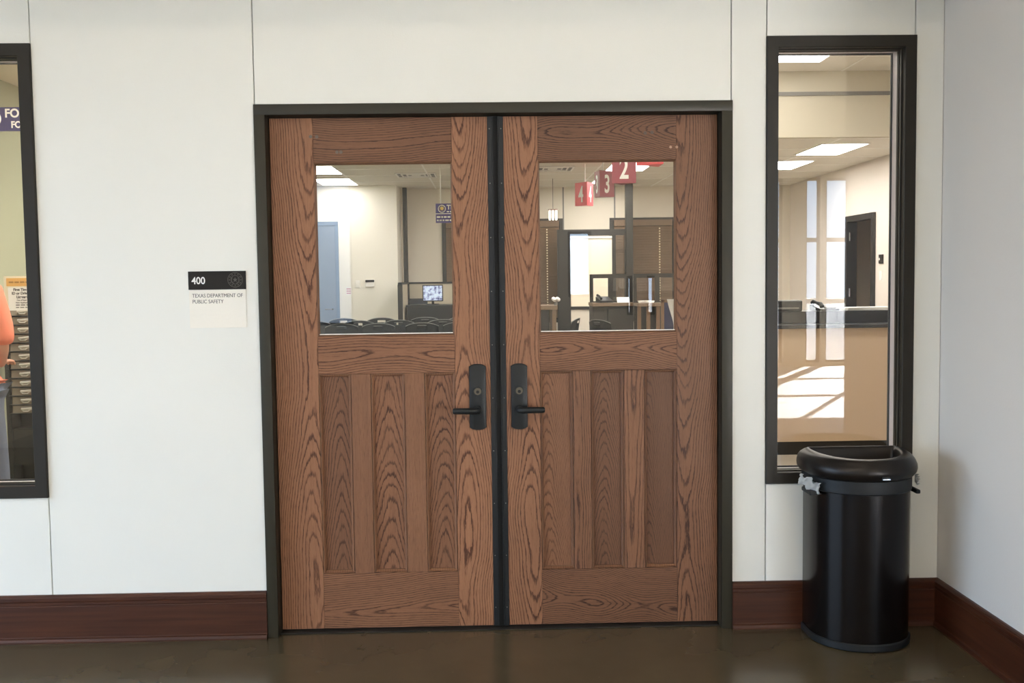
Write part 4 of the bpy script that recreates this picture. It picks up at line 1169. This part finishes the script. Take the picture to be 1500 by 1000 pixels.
ords = ['topmost', 'second from top', 'third from top', 'fourth from top', 'fifth from top', 'sixth from top', 'sixth from bottom', 'fifth from bottom', 'fourth from bottom', 'third from bottom', 'second from bottom', 'lowest']
for k, z in enumerate(zs):
    o = cb0 if first else copy_tree(cb0); first = False
    o.location = (RX, D2Y(6.3) - .078, z - .0508)
    o.rotation_euler = (math.radians(-6), 0, 0)
    tag(o, '%s clipboard in the black form rack, metal clip at its top' % ords[k], 'clipboard', 'clipboards in the form rack')
po = empty('poster', (PX(4, 6.2, 430) + .195, D2Y(6.3) - .079, 1.312), label='white notice headed First Time ID or Driver License on the rack top', cat='poster')
m = MB(); m.box(-.195, .22, 0, .008, 0, .212); m.build('sheet', pmat('poster_cream', lin(232, 222, 196), .7), po)
m = MB(); m.box(-.180, .205, -.002, 0, .152, .200); m.build('yellow_band', pmat('poster_yellow', lin(226, 176, 100), .7), po)
m = MB(); m.box(-.172, .197, -.0025, 0, .006, .144); m.build('white_box', M_PAPER, po)
for s_, x_, z, sz in (('First Time', -.140, .124, .0215), ('ID or Driver', -.150, .102, .0215), ('License', -.123, .080, .0215), ('Out of State', -.122, .064, .012), ('New Applicants', -.128, .049, .012)):
    text('lettering', s_, sz, M_INK, po, (x_, -.003, z), bold=.0009 if sz > .02 else .0002, sx=.98)
def ink_strokes(z, h, mat, name):
    m = MB(); x = -.128
    while x < .10:
        wl = random.uniform(.012, .034); m.box(x, x + wl, -.0035, -.002, z, z + h); x += wl + .006
    m.build(name, mat, po)
ink_strokes(.035, .007, M_GREY, 'small_print'); ink_strokes(.021, .006, M_GREY, 'small_print')
m = MB(); x = -.165
while x < .17:
    wl = random.uniform(.015, .04); m.box(x, x + wl, -.0032, -.0015, .171, .180); x += wl + .006
m.build('small_print', pmat('ochre_ink', lin(168, 120, 58), .7), po)

# person
M_SKIN = pmat('skin', lin(196, 140, 112), .5)
M_SHIRT = pmat('coral_cotton', lin(228, 126, 94), .85, bump=.8, bscale=14)
M_JEAN = pmat('grey_blue_denim', lin(92, 100, 116), .85, bump=.2, bscale=40, var=.15, vscale=8)
M_HAIR = pmat('dark_hair', lin(48, 36, 28), .6)
def skin_obj(name, verts, edges, radii, mat, parent, root=0, sub=2):
    me = bpy.data.meshes.new(name); me.from_pydata(verts, edges, [])
    o = bpy.data.objects.new(name, me); COL.objects.link(o); o.parent = parent
    me.materials.append(mat)
    md = o.modifiers.new('skin', 'SKIN'); md.use_smooth_shade = True
    sv = me.skin_vertices[0].data
    for k, r in enumerate(radii):
        sv[k].radius = r if isinstance(r, tuple) else (r, r)
        sv[k].use_root = (k == root)
    s = o.modifiers.new('sub', 'SUBSURF'); s.levels = sub; s.render_levels = sub
    return o
pe = empty('person', (-2.70, D2Y(5.3), 0), label='person in a coral T-shirt and grey-blue jeans facing away at the form rack', cat='person')
V_ = [(0, 0, .96), (0, .005, 1.10), (0, .01, 1.26), (0, .0, 1.42), (0, .0, 1.50), (0, .02, 1.57), (0, .025, 1.66), (0, .02, 1.74),   # 0-7 spine, neck, head
      (.175, .0, 1.425), (.20, .0, 1.15), (.10, .20, 1.06), (.06, .26, 1.06),      # right arm 8-11
      (-.175, .0, 1.425), (-.205, .0, 1.15), (-.11, .20, 1.10), (-.07, .26, 1.11),  # left arm 12-15
      (.095, .0, .90), (.115, .03, .50), (.15, -.01, .09), (.16, .10, .035),         # right leg 16-19
      (-.095, .0, .90), (-.11, .03, .50), (-.12, -.01, .09), (-.125, .11, .035)]
E_ = [(0, 1), (1, 2), (2, 3), (3, 4), (4, 5), (5, 6), (6, 7), (3, 8), (8, 9), (9, 10), (10, 11), (3, 12), (12, 13), (13, 14), (14, 15), (0, 16), (16, 17), (17, 18), (18, 19), (0, 20), (20, 21), (21, 22), (22, 23)]
Rr = [(.14, .11), (.13, .10), (.145, .11), (.12, .09), .055, .06, (.082, .098), (.06, .07), .055, .042, .03, .028, .055, .042, .03, .028, .085, .058, .040, .035, .085, .058, .040, .035]
skin_obj('body', V_, E_, Rr, M_SKIN, pe)
for s_, base in ((1, Vector((.06, .26, 1.06))), (-1, Vector((-.07, .26, 1.11)))):
    vs, es, rs = [tuple(base), tuple(base + Vector((-.005 * s_, .05, .0)))], [(0, 1)], [.026, (.034, .018)]
    for k in range(4):
        off = (-.027 + .018 * k)
        n0 = len(vs); ln = (.055, .068, .072, .064)[k]
        p = base + Vector((off, .075, .0))
        vs += [tuple(p), tuple(p + Vector((0, ln * .55, -.006))), tuple(p + Vector((0, ln * .9, -.026)))]
        es += [(1, n0), (n0, n0 + 1), (n0 + 1, n0 + 2)]; rs += [.009, .0085, .0075]
    n0 = len(vs); p = base + Vector((-.035 * s_, .035, .0))
    vs += [tuple(p), tuple(p + Vector((-.02 * s_, .03, -.008))), tuple(p + Vector((-.018 * s_, .055, -.016)))]
    es += [(1, n0), (n0, n0 + 1), (n0 + 1, n0 + 2)]; rs += [.011, .010, .008]
    skin_obj('hand', vs, es, rs, M_SKIN, pe)
V_s = [(0, 0, .88), (0, 0, .98), (0, .005, 1.10), (0, .01, 1.26), (0, .0, 1.40), (0, 0, 1.475), (.165, .0, 1.425), (.195, .005, 1.29), (.205, .0, 1.155), (-.165, .0, 1.425), (-.195, .005, 1.29), (-.207, .0, 1.155)]
skin_obj('t_shirt', V_s, [(0, 1), (1, 2), (2, 3), (3, 4), (4, 5), (4, 6), (6, 7), (7, 8), (4, 9), (9, 10), (10, 11)],
         [(.175, .135), (.17, .13), (.165, .125), (.175, .13), (.135, .11), .075, .075, .068, .066, .075, .068, .066], M_SHIRT, pe, 2)
V_j = [(0, 0, .96), (.095, .0, .88), (.125, .025, .50), (.15, -.005, .10), (-.095, .0, .88), (-.112, .025, .50), (-.122, -.005, .10)]
skin_obj('jeans', V_j, [(0, 1), (1, 2), (2, 3), (0, 4), (4, 5), (5, 6)], [(.155, .12), .105, .080, .066, .105, .080, .066], M_JEAN, pe, 0)
for s_, x in ((1, .155), (-1, -.125)):
    skin_obj('shoe', [(x, -.03, .045), (x, .06, .045), (x + .005 * s_, .17, .035)], [(0, 1), (1, 2)], [(.045, .042), (.045, .042), (.04, .03)], M_BLACKP, pe)
skin_obj('hair', [(0, .0, 1.62), (0, -.005, 1.70), (0, .015, 1.765)], [(0, 1), (1, 2)], [(.075, .07), (.09, .09), (.062, .075)], M_HAIR, pe)
# face on the far side of the head
m = MB(); m.cyl((0, .11, 1.665), (0, .145, 1.64), .008, .014, 10); m.build('nose', M_SKIN, pe, True)
m = MB(); m.tube([(-.025, .112, 1.605), (0, .12, 1.603), (.025, .112, 1.605)], .006, 8); m.build('mouth', pmat('lips', lin(170, 100, 90), .5), pe, True)
for s_ in (-1, 1):
    b_ = bmesh.new(); bmesh.ops.create_uvsphere(b_, u_segments=12, v_segments=8, radius=.012)
    m = MB(); m._merge(b_, Matrix.Translation((s_ * .033, .108, 1.68))); m.build('eye', M_WHITE, pe, True)
    b_ = bmesh.new(); bmesh.ops.create_uvsphere(b_, u_segments=12, v_segments=8, radius=.03)
    m = MB(); m._merge(b_, Matrix.Translation((s_ * .085, .02, 1.665)) @ Matrix.Diagonal((.35, .65, 1, 1))); m.build('ear', M_SKIN, pe, True)

# ------------------------------------------------------------------ LOBBY behind the camera (what the glass mirrors and where the daylight comes from)
LB = -12.0
LXL, LXR = -4.5, 9.0
M_LW = pmat('hall_wall', lin(226, 220, 206), .7)
def strips(x0, x1, holes, y0, y1, z0, z1, axis='x'):
    """wall with rectangular holes [(a,b,zlo,zhi)]"""
    m = MB(); cur = x0
    def bx(a, b_, c, d_):
        if b_ - a < 1e-4 or d_ - c < 1e-4: return
        m.box(a, b_, y0, y1, c, d_) if axis == 'x' else m.box(y0, y1, a, b_, c, d_)
    for a, b_, c, d_ in holes:
        bx(cur, a, z0, z1); bx(a, b_, z0, c); bx(a, b_, d_, z1); cur = b_
    bx(cur, x1, z0, z1)
    return m
back_holes = [(-4.3, -2.15, .75, 3.1), (1.28, 1.66, 1.15, 2.2), (2.22, 2.32, .85, 1.48), (2.54, 2.68, .85, 1.48), (4.30, 4.72, .05, 3.0), (5.08, 5.33, .05, 3.0), (5.40, 8.80, .05, 3.0)]
tag(strips(LXL, LXR, back_holes, LB - .25, LB, 0, ZT).build('wall_hall_back', M_LW), 'hall wall with tall windows mirrored in the glass', 'wall', kind='structure')
left_holes = [(-11.3, -7.2, .10, 3.0), (-4.6, -0.5, .10, 2.5)]
tag(strips(LB, 0.0, left_holes, LXL - .2, LXL, 0, ZT, 'y').build('wall_hall_left', M_LW), 'hall wall with wide windows letting daylight in from the left', 'wall', kind='structure')
wallbox('wall_hall_right', [(LXR, LXR + .2, LB, -1.2, 0, ZT)], M_LW, 'plain far right wall of the hall')
wallbox('wall_hall_return', [(XR + .16, LXR + .2, -1.2, -1.07, 0, ZT)], M_LW, 'wall returning right from the stub beside the trash can')
m = MB(); m.box(LXL, LXR, LB, 0.014, ZT, ZT + .1)
tag(m.build('ceiling', M_CEILW), 'plain pale ceiling of the hall above the doors', 'ceiling', kind='structure')
m = MB(); m.box(-30, 40, -60, LB - .25, -.14, -.06); m.box(-30, LXL - .2, LB - .25, 12, -.14, -.06)
tag(m.build('ground', pmat('outdoor_paving', lin(112, 112, 112), .9, var=.1)), 'sunlit pale paving outside the hall windows', 'ground', kind='structure')
def z_top(z): return abs(z - 3.0) < 1e-6
m = MB(); m.box(-16, -.5, -24, -19, -.1, 9); m.box(-15, -1.5, -18.95, -18.85, 3.2, 3.5)  # building added to dim the sky mirrored in the left door
ob = tag(m.build('building', pmat('added_facade', lin(168, 176, 188), .8, var=.08)), 'pale grey-blue building added outside the hall window to dim the sky mirrored in the left door glass', 'building')
for k in range(6):
    m = MB(); m.box(-14.5 + k * 2.3, -13.2 + k * 2.3, -19.02, -18.98, .9, 2.6); m.build('window', M_DARKFR, ob)
def hall_window(idx, axis, a, b_, z0, z1, label, nm=1, nt_=1):
    o = empty('window_%d' % idx, label=label, cat='window', kind='structure')
    m = MB(); fwd = .04
    def bx(u0, u1, c, d_, y0, y1):
        m.box(u0, u1, y0, y1, c, d_) if axis == 'x' else m.box(y0, y1, u0, u1, c, d_)
    y0, y1 = (LB - .15, LB - .09) if axis == 'x' else (LXL - .13, LXL - .07)
    bx(a, a + fwd, z0, z1, y0, y1); bx(b_ - fwd, b_, z0, z1, y0, y1); bx(a, b_, z0, z0 + fwd, y0, y1); bx(a, b_, z1 - fwd, z1, y0, y1)
    for k in range(1, nm): q = a + (b_ - a) * k / nm; bx(q - .03, q + .03, z0, z1, y0, y1)
    for k in range(1, nt_): q = z0 + (z1 - z0) * k / nt_; bx(a, b_, q - .035, q + .035, y0, y1)
    m.build('frame', M_DARKFR, o)
for k, (a, b_, c, d_) in enumerate(back_holes):
    hall_window(5 + k, 'x', a, b_, c, d_, ['wide hall window mirrored in the left door glass', 'first narrow hall door pane mirrored in the right door', 'second narrow hall door pane mirrored in the right door', 'third narrow hall door pane mirrored in the right door', 'hall window mirrored at the left edge of the right side window', 'narrow bright hall window mirrored in the right side window', 'wide sunny hall window beyond the narrow mirrored ones'][k], 3 if b_ - a > 2 else 1, 3 if z_top(d_) else 1)
for k, (a, b_, c, d_) in enumerate(left_holes):
    hall_window(12 + k, 'y', a, b_, c, d_, ['farther wide daylight window in the left hall wall', 'nearer wide daylight window in the left hall wall'][k], 4)
m = MB(); m.box(LXL, XR + .16, -1.0, 0.014, 2.78, ZT)
tag(m.build('ceiling_bulkhead', M_CEILW), 'pale ceiling bulkhead running above the doors', 'ceiling', kind='structure')
for k, (x, y) in enumerate(((-3.6, -6.0), (-2.2, -6.0), (-0.8, -6.0), (0.8, -6.0))):
    t = troffer(x, y, ZT, 'hall ceiling light panel above the doors', 1.2, .6, M_LAMPH)
    t['group'] = 'hall ceiling lights'

# ------------------------------------------------------------------ light
wd = bpy.data.worlds.new('sky'); scene.world = wd; wd.use_nodes = True
bg = wd.node_tree.nodes['Background']
bg.inputs['Color'].default_value = (0.56, 0.755, 1.0, 1); bg.inputs['Strength'].default_value = 10.5
sun = bpy.data.lights.new('sun', 'SUN'); sun.energy = 110; sun.angle = math.radians(.53); sun.color = (1, .98, .95)
so = bpy.data.objects.new('sun', sun); COL.objects.link(so)
dv = Vector((-.55, 1.0, -.49)).normalized()
so.rotation_euler = dv.to_track_quat('-Z', 'Y').to_euler()
def portal(name, x, y, z, sx, sy, rot):
    l = bpy.data.lights.new(name, 'AREA'); l.shape = 'RECTANGLE'; l.size = sx; l.size_y = sy
    l.cycles.is_portal = True
    o = bpy.data.objects.new(name, l); COL.objects.link(o); o.location = (x, y, z); o.rotation_euler = rot
for a, b_, c, d_ in left_holes: portal('window_portal', LXL - .21, (a + b_) / 2, (c + d_) / 2, d_ - c, b_ - a, (0, -PI / 2, 0))
for a, b_, c, d_ in back_holes: portal('window_portal', (a + b_) / 2, LB - .26, (c + d_) / 2, b_ - a, d_ - c, (PI / 2, 0, 0))

vs = scene.view_settings
vs.view_transform = 'Standard'; vs.look = 'None'; vs.gamma = 1.0; vs.exposure = -0.24
vs.use_curve_mapping = False
scene.cycles.max_bounces = 10
scene.cycles.diffuse_bounces = 5
scene.cycles.transparent_max_bounces = 16
scene.cycles.sample_clamp_indirect = 60.0
